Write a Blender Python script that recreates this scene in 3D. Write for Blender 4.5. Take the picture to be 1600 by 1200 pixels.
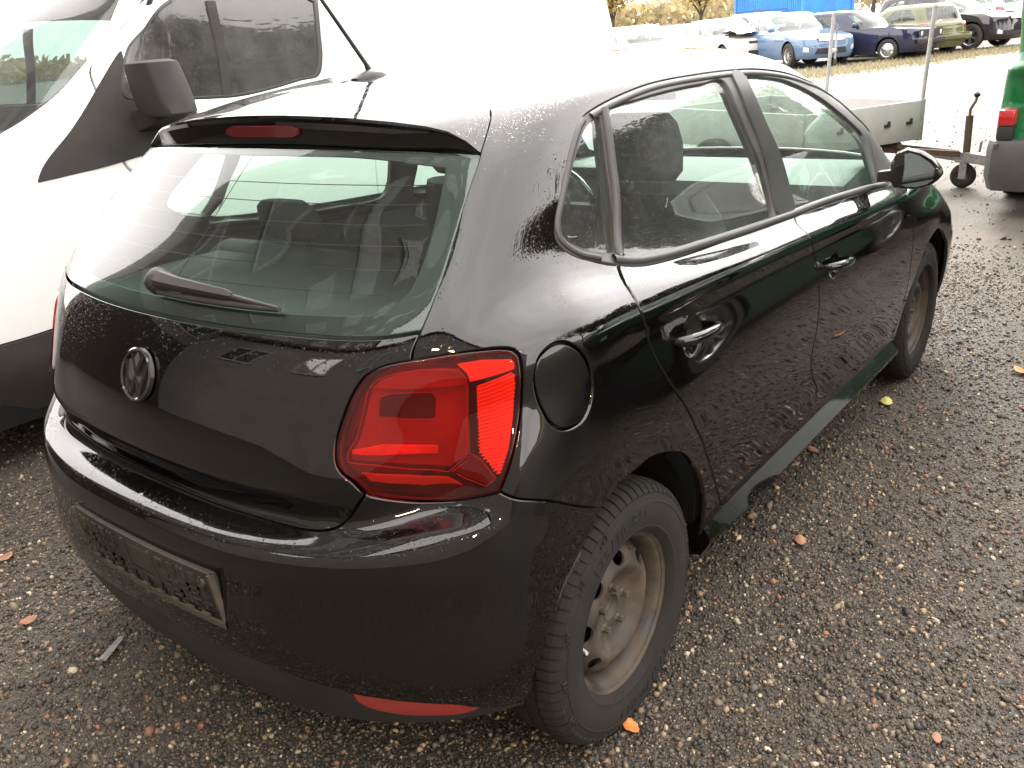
import bpy, bmesh, math, random
import numpy as np
from mathutils import Vector, Matrix, geometry
R = math.radians
PI = math.pi
SC = bpy.context.scene
COL = SC.collection
for _o in list(bpy.data.objects): bpy.data.objects.remove(_o)
random.seed(7); RNG = np.random.default_rng(7)

# ------------------------------------------------------------------ camera
camd = bpy.data.cameras.new('camera'); cam = bpy.data.objects.new('camera', camd); COL.objects.link(cam)
camd.sensor_width = 36.0; camd.lens = 30.22472; camd.clip_start = 0.05; camd.clip_end = 900
_r, _u, _f = Vector((0.604189, -0.793622, -0.071560)), Vector((0.334950, 0.171458, 0.926505)), Vector((0.723025, 0.583753, -0.369416))
cam.matrix_world = Matrix(((_r.x, _u.x, -_f.x, -1.37397), (_r.y, _u.y, -_f.y, -1.63164), (_r.z, _u.z, -_f.z, 1.49592), (0, 0, 0, 1)))
SC.camera = cam
CAMP = np.array([-1.37397, -1.63164, 1.49592])

# ------------------------------------------------------------------ sky, sun, exposure
SUN_EL, SUN_AZ = R(34), R(22)          # azimuth counted from +X (ahead of the camera) towards +Y
w = bpy.data.worlds.new('World'); SC.world = w; w.use_nodes = True
nt = w.node_tree; nt.nodes.clear()
sky = nt.nodes.new('ShaderNodeTexSky'); sky.sky_type = 'NISHITA'; sky.sun_disc = False
sky.sun_elevation = SUN_EL; sky.sun_rotation = R(90) - SUN_AZ
sky.air_density = 1.0; sky.dust_density = 2.0; sky.ozone_density = 1.0; sky.altitude = 0
hs = nt.nodes.new('ShaderNodeHueSaturation'); hs.inputs['Saturation'].default_value = 0.16
warm = nt.nodes.new('ShaderNodeMix'); warm.data_type = 'RGBA'; warm.blend_type = 'MULTIPLY'; warm.inputs[0].default_value = 1.0
warm.inputs[7].default_value = (1.0, 0.965, 0.945, 1)
bg = nt.nodes.new('ShaderNodeBackground'); bg.inputs['Strength'].default_value = 0.15
wo = nt.nodes.new('ShaderNodeOutputWorld')
nt.links.new(sky.outputs[0], hs.inputs['Color']); nt.links.new(hs.outputs[0], warm.inputs[6])
# even cloud deck: the grey of an overcast sky mixed over the clear-sky gradient, with soft cloud structure
tc = nt.nodes.new('ShaderNodeTexCoord'); nz = nt.nodes.new('ShaderNodeTexNoise'); nz.inputs['Scale'].default_value = 2.2; nz.inputs['Detail'].default_value = 5
cr = nt.nodes.new('ShaderNodeMapRange'); cr.inputs[1].default_value = 0.3; cr.inputs[2].default_value = 0.7; cr.inputs[3].default_value = 5.8; cr.inputs[4].default_value = 8.0
cc = nt.nodes.new('ShaderNodeMix'); cc.data_type = 'RGBA'; cc.inputs[0].default_value = 0.96
mulc = nt.nodes.new('ShaderNodeMix'); mulc.data_type = 'RGBA'; mulc.blend_type = 'MULTIPLY'; mulc.inputs[0].default_value = 1.0; mulc.inputs[7].default_value = (1.0, 0.955, 0.93, 1)
nt.links.new(tc.outputs['Generated'], nz.inputs['Vector']); nt.links.new(nz.outputs[0], cr.inputs[0])
# cloud is thinner, so brighter, round the hidden sun
vd = nt.nodes.new('ShaderNodeVectorMath'); vd.operation = 'DOT_PRODUCT'; vd.inputs[1].default_value = (math.cos(SUN_EL)*math.cos(SUN_AZ), math.cos(SUN_EL)*math.sin(SUN_AZ), math.sin(SUN_EL))
mr = nt.nodes.new('ShaderNodeMapRange'); mr.inputs[1].default_value = 0.0; mr.inputs[2].default_value = 1.0; mr.inputs[3].default_value = 0.0; mr.inputs[4].default_value = 1.0
pw = nt.nodes.new('ShaderNodeMath'); pw.operation = 'POWER'; pw.inputs[1].default_value = 2.5
ma = nt.nodes.new('ShaderNodeMath'); ma.operation = 'MULTIPLY_ADD'; ma.inputs[1].default_value = 0.45; ma.inputs[2].default_value = 1.0
mm_ = nt.nodes.new('ShaderNodeMath'); mm_.operation = 'MULTIPLY'
nt.links.new(tc.outputs['Generated'], vd.inputs[0]); nt.links.new(vd.outputs['Value'], mr.inputs[0]); nt.links.new(mr.outputs[0], pw.inputs[0]); nt.links.new(pw.outputs[0], ma.inputs[0])
nt.links.new(cr.outputs[0], mm_.inputs[0]); nt.links.new(ma.outputs[0], mm_.inputs[1])
nt.links.new(mm_.outputs[0], mulc.inputs[6]); nt.links.new(warm.outputs[2], cc.inputs[6]); nt.links.new(mulc.outputs[2], cc.inputs[7])
nt.links.new(cc.outputs[2], bg.inputs['Color']); nt.links.new(bg.outputs[0], wo.inputs['Surface'])
sund = bpy.data.lights.new('sun', 'SUN'); sund.energy = 0.6; sund.angle = R(15); sund.color = (1.0, 0.93, 0.84)
sun = bpy.data.objects.new('sun', sund); COL.objects.link(sun)
_d = Vector((math.cos(SUN_EL)*math.cos(SUN_AZ), math.cos(SUN_EL)*math.sin(SUN_AZ), math.sin(SUN_EL)))
sun.rotation_euler = _d.to_track_quat('Z', 'Y').to_euler()
SC.view_settings.view_transform = 'Standard'; SC.view_settings.look = 'None'
SC.view_settings.gamma = 1.0; SC.view_settings.use_curve_mapping = False
SC.view_settings.exposure = 2.3
SC.render.engine = 'CYCLES'
SC.cycles.max_bounces = 12; SC.cycles.transparent_max_bounces = 24; SC.cycles.glossy_bounces = 5; SC.cycles.diffuse_bounces = 3
SC.cycles.use_denoising = True; SC.cycles.sample_clamp_indirect = 6.0
SC.cycles.caustics_reflective = False; SC.cycles.caustics_refractive = False

# ------------------------------------------------------------------ material helpers
def newmat(name):
    m = bpy.data.materials.new(name); m.use_nodes = True
    n = m.node_tree; n.nodes.clear()
    out = n.nodes.new('ShaderNodeOutputMaterial')
    return m, n, out
class NB:
    """tiny node-building helper"""
    def __init__(s, n): s.n = n
    def N(s, t, **k):
        x = s.n.nodes.new('ShaderNode' + t)
        for a, b in k.items(): setattr(x, a, b)
        return x
    def L(s, a, b): s.n.links.new(a, b)
    def val(s, sock, v):
        if hasattr(v, 'links') or isinstance(v, bpy.types.NodeSocket): s.n.links.new(v, sock)
        else: sock.default_value = v
    def math(s, op, a, b=None, clamp=False):
        x = s.N('Math', operation=op, use_clamp=clamp); s.val(x.inputs[0], a)
        if b is not None: s.val(x.inputs[1], b)
        return x.outputs[0]
    def mix(s, f, a, b, bt='MIX'):
        x = s.N('Mix', data_type='RGBA', blend_type=bt); s.val(x.inputs[0], f); s.val(x.inputs[6], a); s.val(x.inputs[7], b)
        return x.outputs[2]
    def rng(s, v, a, b, c, d, smooth=False):
        x = s.N('MapRange'); x.clamp = True
        if smooth: x.interpolation_type = 'SMOOTHSTEP'
        s.val(x.inputs[0], v)
        for i, k in enumerate((a, b, c, d)): s.val(x.inputs[i+1], k)
        return x.outputs[0]
    def noise(s, vec, scale, detail=4, rough=.55, dist=0):
        x = s.N('TexNoise'); s.val(x.inputs['Scale'], scale); x.inputs['Detail'].default_value = detail; x.inputs['Roughness'].default_value = rough; x.inputs['Distortion'].default_value = dist
        if vec is not None: s.L(vec, x.inputs['Vector'])
        return x.outputs[0]
    def vor(s, vec, scale, feature='F1', rnd=1.0):
        x = s.N('TexVoronoi', feature=feature); x.inputs['Scale'].default_value = scale; x.inputs['Randomness'].default_value = rnd
        if vec is not None: s.L(vec, x.inputs['Vector'])
        return x
    def bump(s, h, strength=.3, dist=.01, normal=None):
        x = s.N('Bump'); x.inputs['Strength'].default_value = strength; x.inputs['Distance'].default_value = dist; s.L(h, x.inputs['Height'])
        if normal is not None: s.L(normal, x.inputs['Normal'])
        return x.outputs[0]
def c4(c): return (c[0], c[1], c[2], 1.0)
def pbr(name, col, rough=.5, metal=0.0, coat=0.0, var=0.12, scale=8.0, bump=0.0, bscale=60.0, dirt=0.0, dirtcol=(.12,.095,.07), dscale=3.3, emit=None, spec=.5, coatr=.05):
    """general principled material: colour varied by noise, grain bump, optional dirt"""
    m, n, out = newmat(name); b = NB(n)
    p = b.N('BsdfPrincipled'); b.L(p.outputs[0], out.inputs[0])
    tcn = b.N('TexCoord'); o = tcn.outputs['Object']
    f = b.noise(o, scale, 5)
    lo = tuple(max(0, x*(1-var)) for x in col); hi = tuple(min(1, x*(1+var)) for x in col)
    c = b.mix(b.rng(f, .3, .7, 0, 1), c4(lo), c4(hi))
    ro = rough
    if dirt > 0:
        g = b.noise(o, dscale, 6, .65); d = b.math('MULTIPLY', b.rng(g, .35, .75, 0, 1), dirt)
        c = b.mix(d, c, c4(dirtcol)); ro = b.math('ADD', b.math('MULTIPLY', d, .5), rough, True)
    b.val(p.inputs['Base Color'], c); b.val(p.inputs['Roughness'], ro)
    p.inputs['Metallic'].default_value = metal; p.inputs['Coat Weight'].default_value = coat; p.inputs['Coat Roughness'].default_value = coatr
    p.inputs['Specular IOR Level'].default_value = spec
    if bump > 0: b.L(b.bump(b.noise(o, bscale, 4), bump, .004), p.inputs['Normal'])
    if emit: p.inputs['Emission Color'].default_value = c4(emit[0]); p.inputs['Emission Strength'].default_value = emit[1]
    return m
def droplets(b, o, scale, dens, size):
    """rain-drop height field: 1 in the middle of a drop, 0 between drops"""
    v = b.vor(o, scale)
    rnd = b.N('SeparateColor'); b.L(v.outputs['Color'], rnd.inputs[0])
    on = b.math('GREATER_THAN', rnd.outputs[0], 1-dens)
    sz = b.math('MULTIPLY', b.math('ADD', b.math('MULTIPLY', rnd.outputs[1], .75), .25), size)
    h = b.math('SUBTRACT', 1.0, b.math('DIVIDE', v.outputs['Distance'], sz), True)
    return b.math('MULTIPLY', b.math('POWER', h, .5), on)
def paint(name, col, dust=.25, drops=1.0, low=.2, high=.95, flake=0.0, dustcol=(.15,.12,.095), speck=1.0):
    """clear-coated car paint with road dust that thickens downwards, dried specks and standing rain drops"""
    m, n, out = newmat(name); b = NB(n)
    p = b.N('BsdfPrincipled'); b.L(p.outputs[0], out.inputs[0])
    tcn = b.N('TexCoord'); o = tcn.outputs['Object']
    sep = b.N('SeparateXYZ'); b.L(o, sep.inputs[0])
    geo = b.N('NewGeometry'); sn = b.N('SeparateXYZ'); b.L(geo.outputs['Normal'], sn.inputs[0])
    n1 = b.noise(o, 2.6, 7, .62); n2 = b.noise(o, 26, 5, .6)
    hgt = b.rng(sep.outputs[2], low, high, 1.0, .16, True)
    d = b.math('MULTIPLY', b.math('MULTIPLY', b.rng(n1, .28, .72, .35, 1.25), hgt), dust)
    d = b.math('MULTIPLY', d, b.rng(n2, .2, .8, .7, 1.25))
    # vertical run marks
    mp = b.N('Mapping'); mp.inputs['Scale'].default_value = (70, 70, 3.5); b.L(o, mp.inputs[0])
    runs = b.rng(b.noise(mp.outputs[0], 1.0, 3), .45, .7, .72, 1.15)
    d = b.math('MULTIPLY', d, runs)
    # dried specks of dirt
    sp = b.vor(o, 95.0); sc = b.N('SeparateColor'); b.L(sp.outputs['Color'], sc.inputs[0])
    spk = b.math('MULTIPLY', b.math('LESS_THAN', sp.outputs['Distance'], b.math('MULTIPLY', sc.outputs[1], .22)), b.math('GREATER_THAN', sc.outputs[0], .86))
    d = b.math('ADD', d, b.math('MULTIPLY', spk, .10*speck), True)
    fl = b.mix(b.rng(b.noise(o, 900, 2), .45, .75, 0, flake), c4(col), c4(tuple(min(1, x*1.8+.02) for x in col)))
    b.val(p.inputs['Base Color'], b.mix(d, fl, c4(dustcol)))
    up = b.rng(sn.outputs[2], .22, .5, 0, 1, True)
    patch = b.rng(b.noise(o, 3.1, 3), .35, .6, .15, 1)
    drop = b.math('MULTIPLY', b.math('ADD', b.math('MULTIPLY', droplets(b, o, 150, .3, .40), 1.0), b.math('MULTIPLY', droplets(b, o, 380, .5, .45), .3)), b.math('MULTIPLY', b.math('MULTIPLY', up, patch), drops))
    p.inputs['Roughness'].default_value = .5; p.inputs['Specular IOR Level'].default_value = 0.0
    p.inputs['Coat Weight'].default_value = 1.0; p.inputs['Coat IOR'].default_value = 1.6
    b.val(p.inputs['Coat Roughness'], b.math('ADD', b.math('MULTIPLY', d, .4), .012, True))
    peel = b.noise(o, 240, 2); wob = b.noise(o, 5, 2)
    bm = b.bump(b.math('ADD', b.math('MULTIPLY', peel, .0012), b.math('MULTIPLY', wob, .012)), .25, .05)
    b.L(b.bump(drop, .6, .0014, bm), p.inputs['Coat Normal'])
    return m
def schlick(b, f0):
    """reflectance of a thin pane, the same from both sides"""
    g = b.N('NewGeometry'); d = b.N('VectorMath', operation='DOT_PRODUCT'); b.L(g.outputs['Normal'], d.inputs[0]); b.L(g.outputs['Incoming'], d.inputs[1])
    c = b.math('SUBTRACT', 1.0, b.math('ABSOLUTE', d.outputs['Value']), True)
    return b.math('ADD', b.math('MULTIPLY', b.math('POWER', c, 5.0), 1-f0), f0, True)
def glass(name, tint=(.78,.9,.84), film=.05, drops=.5, filmcol=(.5,.5,.48), refl=1.0):
    """thin window glass: tinted see-through, Fresnel reflection, a film of dust and drops"""
    m, n, out = newmat(name); b = NB(n)
    tcn = b.N('TexCoord'); o = tcn.outputs['Object']
    dr = b.math('ADD', droplets(b, o, 170, .55, .4), b.math('MULTIPLY', droplets(b, o, 420, .7, .45), .6), True)
    t = b.N('BsdfTransparent'); t.inputs[0].default_value = c4(tint)
    g = b.N('BsdfGlossy'); g.inputs['Roughness'].default_value = .005
    g.inputs[0].default_value = (refl, refl, refl, 1)
    b.L(b.bump(dr, .22*drops, .0016), g.inputs['Normal'])
    mx = b.N('MixShader'); b.L(schlick(b, .062), mx.inputs[0]); b.L(t.outputs[0], mx.inputs[1]); b.L(g.outputs[0], mx.inputs[2])
    df = b.N('BsdfDiffuse'); df.inputs[0].default_value = c4(filmcol)
    f = b.math('ADD', b.math('MULTIPLY', b.rng(b.noise(o, 4, 6, .65), .3, .75, .3, 1.3), film), b.math('MULTIPLY', dr, .05*drops), True)
    m2 = b.N('MixShader'); b.L(f, m2.inputs[0]); b.L(mx.outputs[0], m2.inputs[1]); b.L(df.outputs[0], m2.inputs[2])
    b.L(m2.outputs[0], out.inputs[0])
    return m
def lens(name, tint, refl_ior=1.5):
    m, n, out = newmat(name); b = NB(n)
    t = b.N('BsdfTransparent'); t.inputs[0].default_value = c4(tint)
    g = b.N('BsdfGlossy'); g.inputs['Roughness'].default_value = .02
    mx = b.N('MixShader'); b.L(schlick(b, .045), mx.inputs[0]); b.L(t.outputs[0], mx.inputs[1]); b.L(g.outputs[0], mx.inputs[2])
    b.L(mx.outputs[0], out.inputs[0]); return m

# ------------------------------------------------------------------ object helpers
def tag(o, label=None, cat=None, group=None, kind=None):
    if label: o['label'] = label
    if cat: o['category'] = cat
    if group: o['group'] = group
    if kind: o['kind'] = kind
    return o
def thing(name, label, cat, loc=(0, 0, 0), rz=0, group=None):
    o = bpy.data.objects.new(name, None); COL.objects.link(o); o.location = loc; o.rotation_euler = (0, 0, rz)
    o.empty_display_size = .2
    return tag(o, label, cat, group)
def mk(name, V, F, m, parent=None, smooth=True, loopn=None, label=None, mats=None, fm=None):
    me = bpy.data.meshes.new(name); me.from_pydata([tuple(v) for v in V], [], [tuple(int(i) for i in f) for f in F]); me.update()
    for mm in (mats or [m]): me.materials.append(mm)
    if fm is not None: me.polygons.foreach_set('material_index', np.asarray(fm, np.int32))
    me.polygons.foreach_set('use_smooth', np.full(len(me.polygons), bool(smooth)))
    if loopn is not None: me.normals_split_custom_set([tuple(x) for x in loopn])
    o = bpy.data.objects.new(name, me); COL.objects.link(o)
    if parent: o.parent = parent
    if label: o['label'] = label
    return o
class MB:
    """collects primitives into one mesh"""
    def __init__(s): s.V = []; s.F = []
    def add(s, V, F, M=None):
        k = len(s.V)
        for v in V:
            v = Vector(v); s.V.append(tuple(M @ v) if M is not None else tuple(v))
        s.F += [tuple(i+k for i in f) for f in F]; return s
    def box(s, c, d, M=None, bev=0.0):
        x, y, z = d[0]/2, d[1]/2, d[2]/2; T = Matrix.Translation(c)
        if M is not None: T = M @ T
        if bev <= 0:
            V = [(a*x, b*y, e*z) for a in (-1, 1) for b in (-1, 1) for e in (-1, 1)]
            return s.add(V, [(0,1,3,2),(4,6,7,5),(0,4,5,1),(2,3,7,6),(0,2,6,4),(1,5,7,3)], T)
        bm = bmesh.new(); bmesh.ops.create_cube(bm, size=1)
        for v in bm.verts: v.co = Vector((v.co.x*2*x, v.co.y*2*y, v.co.z*2*z))
        bmesh.ops.bevel(bm, geom=list(bm.edges), offset=bev, segments=2, profile=.5, affect='EDGES')
        V = [tuple(v.co) for v in bm.verts]; bm.verts.index_update(); F = [tuple(v.index for v in f.verts) for f in bm.faces]; bm.free()
        return s.add(V, F, T)
    def tube(s, pts, r, n=10, caps=True, M=None):
        P = [Vector(p) for p in pts]; rs = r if hasattr(r, '__len__') else [r]*len(P)
        V = []; F = []; prev = None
        for i, p in enumerate(P):
            t = (P[min(i+1, len(P)-1)] - P[max(i-1, 0)]).normalized()
            if prev is None:
                a = Vector((0, 0, 1)) if abs(t.z) < .9 else Vector((1, 0, 0)); x = t.cross(a).normalized()
            else: x = (prev - t*prev.dot(t)).normalized()
            prev = x; y = t.cross(x)
            for k in range(n):
                an = 2*PI*k/n; V.append(p + (x*math.cos(an) + y*math.sin(an))*rs[i])
        for i in range(len(P)-1):
            for k in range(n):
                a = i*n+k; b_ = i*n+(k+1) % n; F.append((a, b_, b_+n, a+n))
        if caps: F.append(tuple(range(n-1, -1, -1))); F.append(tuple((len(P)-1)*n+k for k in range(n)))
        return s.add(V, F, M)
    def lathe(s, prof, n=48, M=None, a0=0, a1=2*PI, mod=None):
        """profile of (radius, axial) spun about +Y axis-of-object: point = (r cos, axial, r sin)"""
        full = abs(a1-a0-2*PI) < 1e-6; V = []; F = []; m_ = n if full else n+1
        for k in range(m_):
            an = a0+(a1-a0)*k/n
            for j, (r, h) in enumerate(prof):
                rr, hh = (r, h) if mod is None else mod(r, h, an, j)
                V.append((rr*math.cos(an), hh, rr*math.sin(an)))
        L = len(prof)
        for k in range(n):
            k2 = (k+1) % m_
            for j in range(L-1): F.append((k*L+j, k2*L+j, k2*L+j+1, k*L+j+1))
        return s.add(V, F, M)
    def loft(s, secs, closed=True, caps=True, M=None):
        n = len(secs[0]); V = [p for q in secs for p in q]; F = []
        for i in range(len(secs)-1):
            for k in range(n if closed else n-1):
                a = i*n+k; b_ = i*n+(k+1) % n; F.append((a, b_, b_+n, a+n))
        if caps: F.append(tuple(range(n-1, -1, -1))); F.append(tuple((len(secs)-1)*n+k for k in range(n)))
        return s.add(V, F, M)
    def prism(s, pts, ax, d0, d1, M=None):
        """closed 2D outline extruded along axis ax between d0 and d1"""
        def P(a, b, d): return {0: (d, a, b), 1: (a, d, b), 2: (a, b, d)}[ax]
        n = len(pts); V = [P(a, b, d0) for a, b in pts]+[P(a, b, d1) for a, b in pts]
        F = [tuple(range(n-1, -1, -1)), tuple(range(n, 2*n))]+[(i, (i+1) % n, n+(i+1) % n, n+i) for i in range(n)]
        return s.add(V, F, M)
    def build(s, name, m, parent=None, smooth=False, ang=None, bevel=None, label=None):
        o = mk(name, s.V, s.F, m, parent, smooth, label=label)
        bm = bmesh.new(); bm.from_mesh(o.data); bmesh.ops.recalc_face_normals(bm, faces=bm.faces)
        if bevel: 
            eds = [e for e in bm.edges if len(e.link_faces) == 2 and e.calc_face_angle(0) > .5]
            bmesh.ops.bevel(bm, geom=eds, offset=bevel, segments=2, profile=.6, affect='EDGES', clamp_overlap=True)
        if ang is not None:
            for f_ in bm.faces: f_.smooth = True
            for e in bm.edges:
                if len(e.link_faces) == 2 and e.calc_face_angle(0) > R(ang): e.smooth = False
        bm.to_mesh(o.data); bm.free(); return o
def text_mb(txt, size, extrude=.001, align='CENTER', spacing=1.0):
    cu = bpy.data.curves.new('lettering', 'FONT'); cu.body = txt; cu.size = size; cu.extrude = extrude; cu.align_x = align; cu.align_y = 'CENTER'; cu.space_character = spacing; cu.resolution_u = 3
    o = bpy.data.objects.new('lettering', cu); COL.objects.link(o)
    dg = bpy.context.evaluated_depsgraph_get(); me = bpy.data.meshes.new_from_object(o.evaluated_get(dg))
    V = [tuple(v.co) for v in me.vertices]; F = [tuple(p.vertices) for p in me.polygons]
    bpy.data.objects.remove(o); bpy.data.meshes.remove(me); bpy.data.curves.remove(cu)
    return V, F
def copy_tree(o, parent=None):
    c = o.copy(); COL.objects.link(c)
    if parent: c.parent = parent
    for ch in [x for x in o.children]: copy_tree(ch, c)
    return c

# ------------------------------------------------------------------ lofted body surfaces and panels cut out of them
def _cr(P, t, g0, g1):
    Q = np.concatenate([g0[..., None, :], P, g1[..., None, :]], -2)
    d = np.sqrt(np.maximum(np.linalg.norm(np.diff(Q, axis=-2), axis=-1), 1e-3)); n = P.shape[-2]
    i = np.clip(np.floor(t).astype(int), 0, n-2); f = (t-i)[:, None]
    p0, p1, p2, p3 = [Q[..., i+k, :] for k in range(4)]; d0, d1, d2 = [d[..., i+k][..., None] for k in range(3)]
    m1 = d1*((p1-p0)/d0-(p2-p0)/(d0+d1)+(p2-p1)/d1); m2 = d1*((p2-p1)/d1-(p3-p1)/(d1+d2)+(p3-p2)/d2)
    f2 = f*f; f3 = f2*f
    return (2*f3-3*f2+1)*p1+(f3-2*f2+f)*m1+(-2*f3+3*f2)*p2+(f3-f2)*m2
_MY = np.array([1, -1, 1.])
class Loft:
    """smooth body surface through rings (low to high) of stations (rear centre, right side, front centre)"""
    def __init__(s, RG, n=16, kn=None):
        s.RG = np.asarray(RG, float); s.NU = s.RG.shape[1]; s.n = n; kn = np.arange(len(s.RG), dtype=float) if kn is None else np.asarray(kn, float); s.NV = int(kn[-1])+1
        us = np.linspace(0, s.NU-1, (s.NU-1)*n+1); vs = np.linspace(0, s.NV-1, (s.NV-1)*n+1)
        A = np.swapaxes(_cr(s.RG, us, s.RG[:, 1]*_MY, s.RG[:, -2]*_MY), 0, 1)
        s.G = _cr(A, np.interp(vs, kn, np.arange(len(kn))), 2*A[:, 0]-A[:, 1], A[:, -2]*_MY)
        s.UV = np.stack(np.meshgrid(us, vs, indexing='ij'), -1)
        wr = s.RG[np.isin(kn, np.arange(s.NV))]; du = np.linalg.norm(np.diff(wr[:10], axis=1), axis=-1).mean(0); dv = np.linalg.norm(np.diff(wr[:, 2:11], axis=0), axis=-1).mean(1)
        s.a = np.concatenate([[0], np.cumsum(du)]); s.b = np.concatenate([[0], np.cumsum(dv)])
        s.sg = 1.0; s.sg = 1.0 if s.nrm([[s.NU*.45, 4.]])[0][1] < 0 else -1.0
    def toab(s, uv): uv = np.asarray(uv, float); return np.stack([np.interp(uv[:, 0], np.arange(s.NU), s.a), np.interp(uv[:, 1], np.arange(s.NV), s.b)], 1)
    def touv(s, ab): ab = np.asarray(ab, float); return np.stack([np.interp(ab[:, 0], s.a, np.arange(s.NU)), np.interp(ab[:, 1], s.b, np.arange(s.NV))], 1)
    def S(s, uv):
        uv = np.atleast_2d(np.asarray(uv, float)); n = s.n
        a = np.clip(uv[:, 0], 0, s.NU-1)*n; b = np.clip(uv[:, 1], 0, s.NV-1)*n; U, V = s.G.shape[:2]
        i = np.clip(np.floor(a).astype(int), 0, U-2); j = np.clip(np.floor(b).astype(int), 0, V-2); f = a-i; g = b-j
        def w(f): return np.stack([-.5*f**3+f**2-.5*f, 1.5*f**3-2.5*f**2+1, -1.5*f**3+2*f**2+.5*f, .5*f**3-.5*f**2], 1)
        wf, wg = w(f), w(g); out = np.zeros((len(uv), 3))
        def get(ii, jj):
            sg = np.where(ii < 0, -1., 1.); iu = np.abs(ii); sg = np.where(iu > U-1, -sg, sg); iu = np.where(iu > U-1, 2*(U-1)-iu, iu)
            s2 = np.where(jj > V-1, -sg, sg); jv = np.where(jj > V-1, 2*(V-1)-jj, jj); lo = jj < 0; jv = np.where(lo, 0, jv)
            P = s.G[iu, jv].copy()
            if lo.any(): P[lo] = 2*s.G[iu[lo], 0]-s.G[iu[lo], 1]
            P[:, 1] *= s2; return P
        for k in range(4):
            for l in range(4): out += (wf[:, k]*wg[:, l])[:, None]*get(i+k-1, j+l-1)
        return out
    def nrm(s, uv, h=.02):
        uv = np.atleast_2d(np.asarray(uv, float))
        def sh(du, dv):
            q = uv.copy(); q[:, 0] = np.clip(q[:, 0]+du, 0, s.NU-1); q[:, 1] = np.clip(q[:, 1]+dv, 0, s.NV-1); return s.S(q)
        n = np.cross(sh(h, 0)-sh(-h, 0), sh(0, h)-sh(0, -h)); l = np.linalg.norm(n, axis=1, keepdims=True)
        n = n/np.maximum(l, 1e-12); n[l[:, 0] < 1e-10] = (0, 0, s.sg); return s.sg*n
    def find(s, pts, ax=(0, 2), rng=(0, 99, 0, 99)):
        """uv of surface points given two of their coordinates"""
        UV = s.UV.reshape(-1, 2); P = s.G.reshape(-1, 3)
        m = (UV[:, 0] >= rng[0]) & (UV[:, 0] <= rng[1]) & (UV[:, 1] >= rng[2]) & (UV[:, 1] <= rng[3]); UV = UV[m]; P = P[m][:, list(ax)]; out = []
        for q in pts:
            uv = UV[((P-np.array(q))**2).sum(1).argmin()].copy()
            for _ in range(5):
                h = 1e-3; A = s.S([uv, uv+[h, 0], uv+[0, h]])[:, list(ax)]; J = np.stack([(A[1]-A[0])/h, (A[2]-A[0])/h], 1)
                try: d = np.linalg.solve(J, np.array(q)-A[0])
                except Exception: break
                uv = uv+np.clip(d, -.15, .15)
            out.append([float(uv[0]), float(uv[1])])
        return out
def curve(pts, lo, step=.012, closed=False):
    """smooth curve through uv points, resampled at about step metres"""
    P = lo.toab(pts); n = len(P)
    if n == 2 and not closed: Q = np.stack([P[0]*2-P[1], P[0], P[1], P[1]*2-P[0]])
    elif closed: Q = np.concatenate([P[-1:], P, P[:2]])
    else: Q = np.concatenate([2*P[:1]-P[1:2], P, 2*P[-1:]-P[-2:-1]])
    out = []
    for i in range(n if closed else n-1):
        p0, p1, p2, p3 = Q[i:i+4]; L = np.linalg.norm(p2-p1); k = max(1, int(np.ceil(L/step)))
        d0, d1, d2 = [max(1e-3, np.linalg.norm(x))**.5 for x in (p1-p0, p2-p1, p3-p2)]
        m1 = d1*((p1-p0)/d0-(p2-p0)/(d0+d1)+(p2-p1)/d1); m2 = d1*((p2-p1)/d1-(p3-p1)/(d1+d2)+(p3-p2)/d2)
        for q in range(k):
            f = q/k; out.append((2*f**3-3*f**2+1)*p1+(f**3-2*f**2+f)*m1+(-2*f**3+3*f**2)*p2+(f**3-f**2)*m2)
    if not closed: out.append(P[-1])
    return np.array(out)
def loop(lo, *segs, step=.012):
    """closed loop (ab metres) from segments of uv points that meet end to end"""
    o = []
    for sg in segs: o.append(curve(sg, lo, step)[:-1])
    return np.concatenate(o)
def _area(L): x, y = L[:, 0], L[:, 1]; return .5*np.sum(x*np.roll(y, -1)-np.roll(x, -1)*y)
def _inside(P, L):
    x, y = P[:, 0], P[:, 1]; c = np.zeros(len(P), bool)
    for i in range(len(L)):
        x1, y1 = L[i]; x2, y2 = L[i-1]
        if y1 == y2: continue
        m = ((y1 > y) != (y2 > y)); c ^= m & (x < (x2-x1)*(y-y1)/(y2-y1)+x1)
    return c
def _n2(L):
    """inward (left) unit normals of a ccw loop, mitred"""
    e = np.roll(L, -1, 0)-L; e /= np.maximum(np.linalg.norm(e, axis=1, keepdims=True), 1e-9); n = np.stack([-e[:, 1], e[:, 0]], 1)
    m = n+np.roll(n, 1, 0); l = np.linalg.norm(m, axis=1, keepdims=True); m /= np.maximum(l, 1e-6)
    return m/np.clip((m*n).sum(1, keepdims=True), .5, 1)
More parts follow.
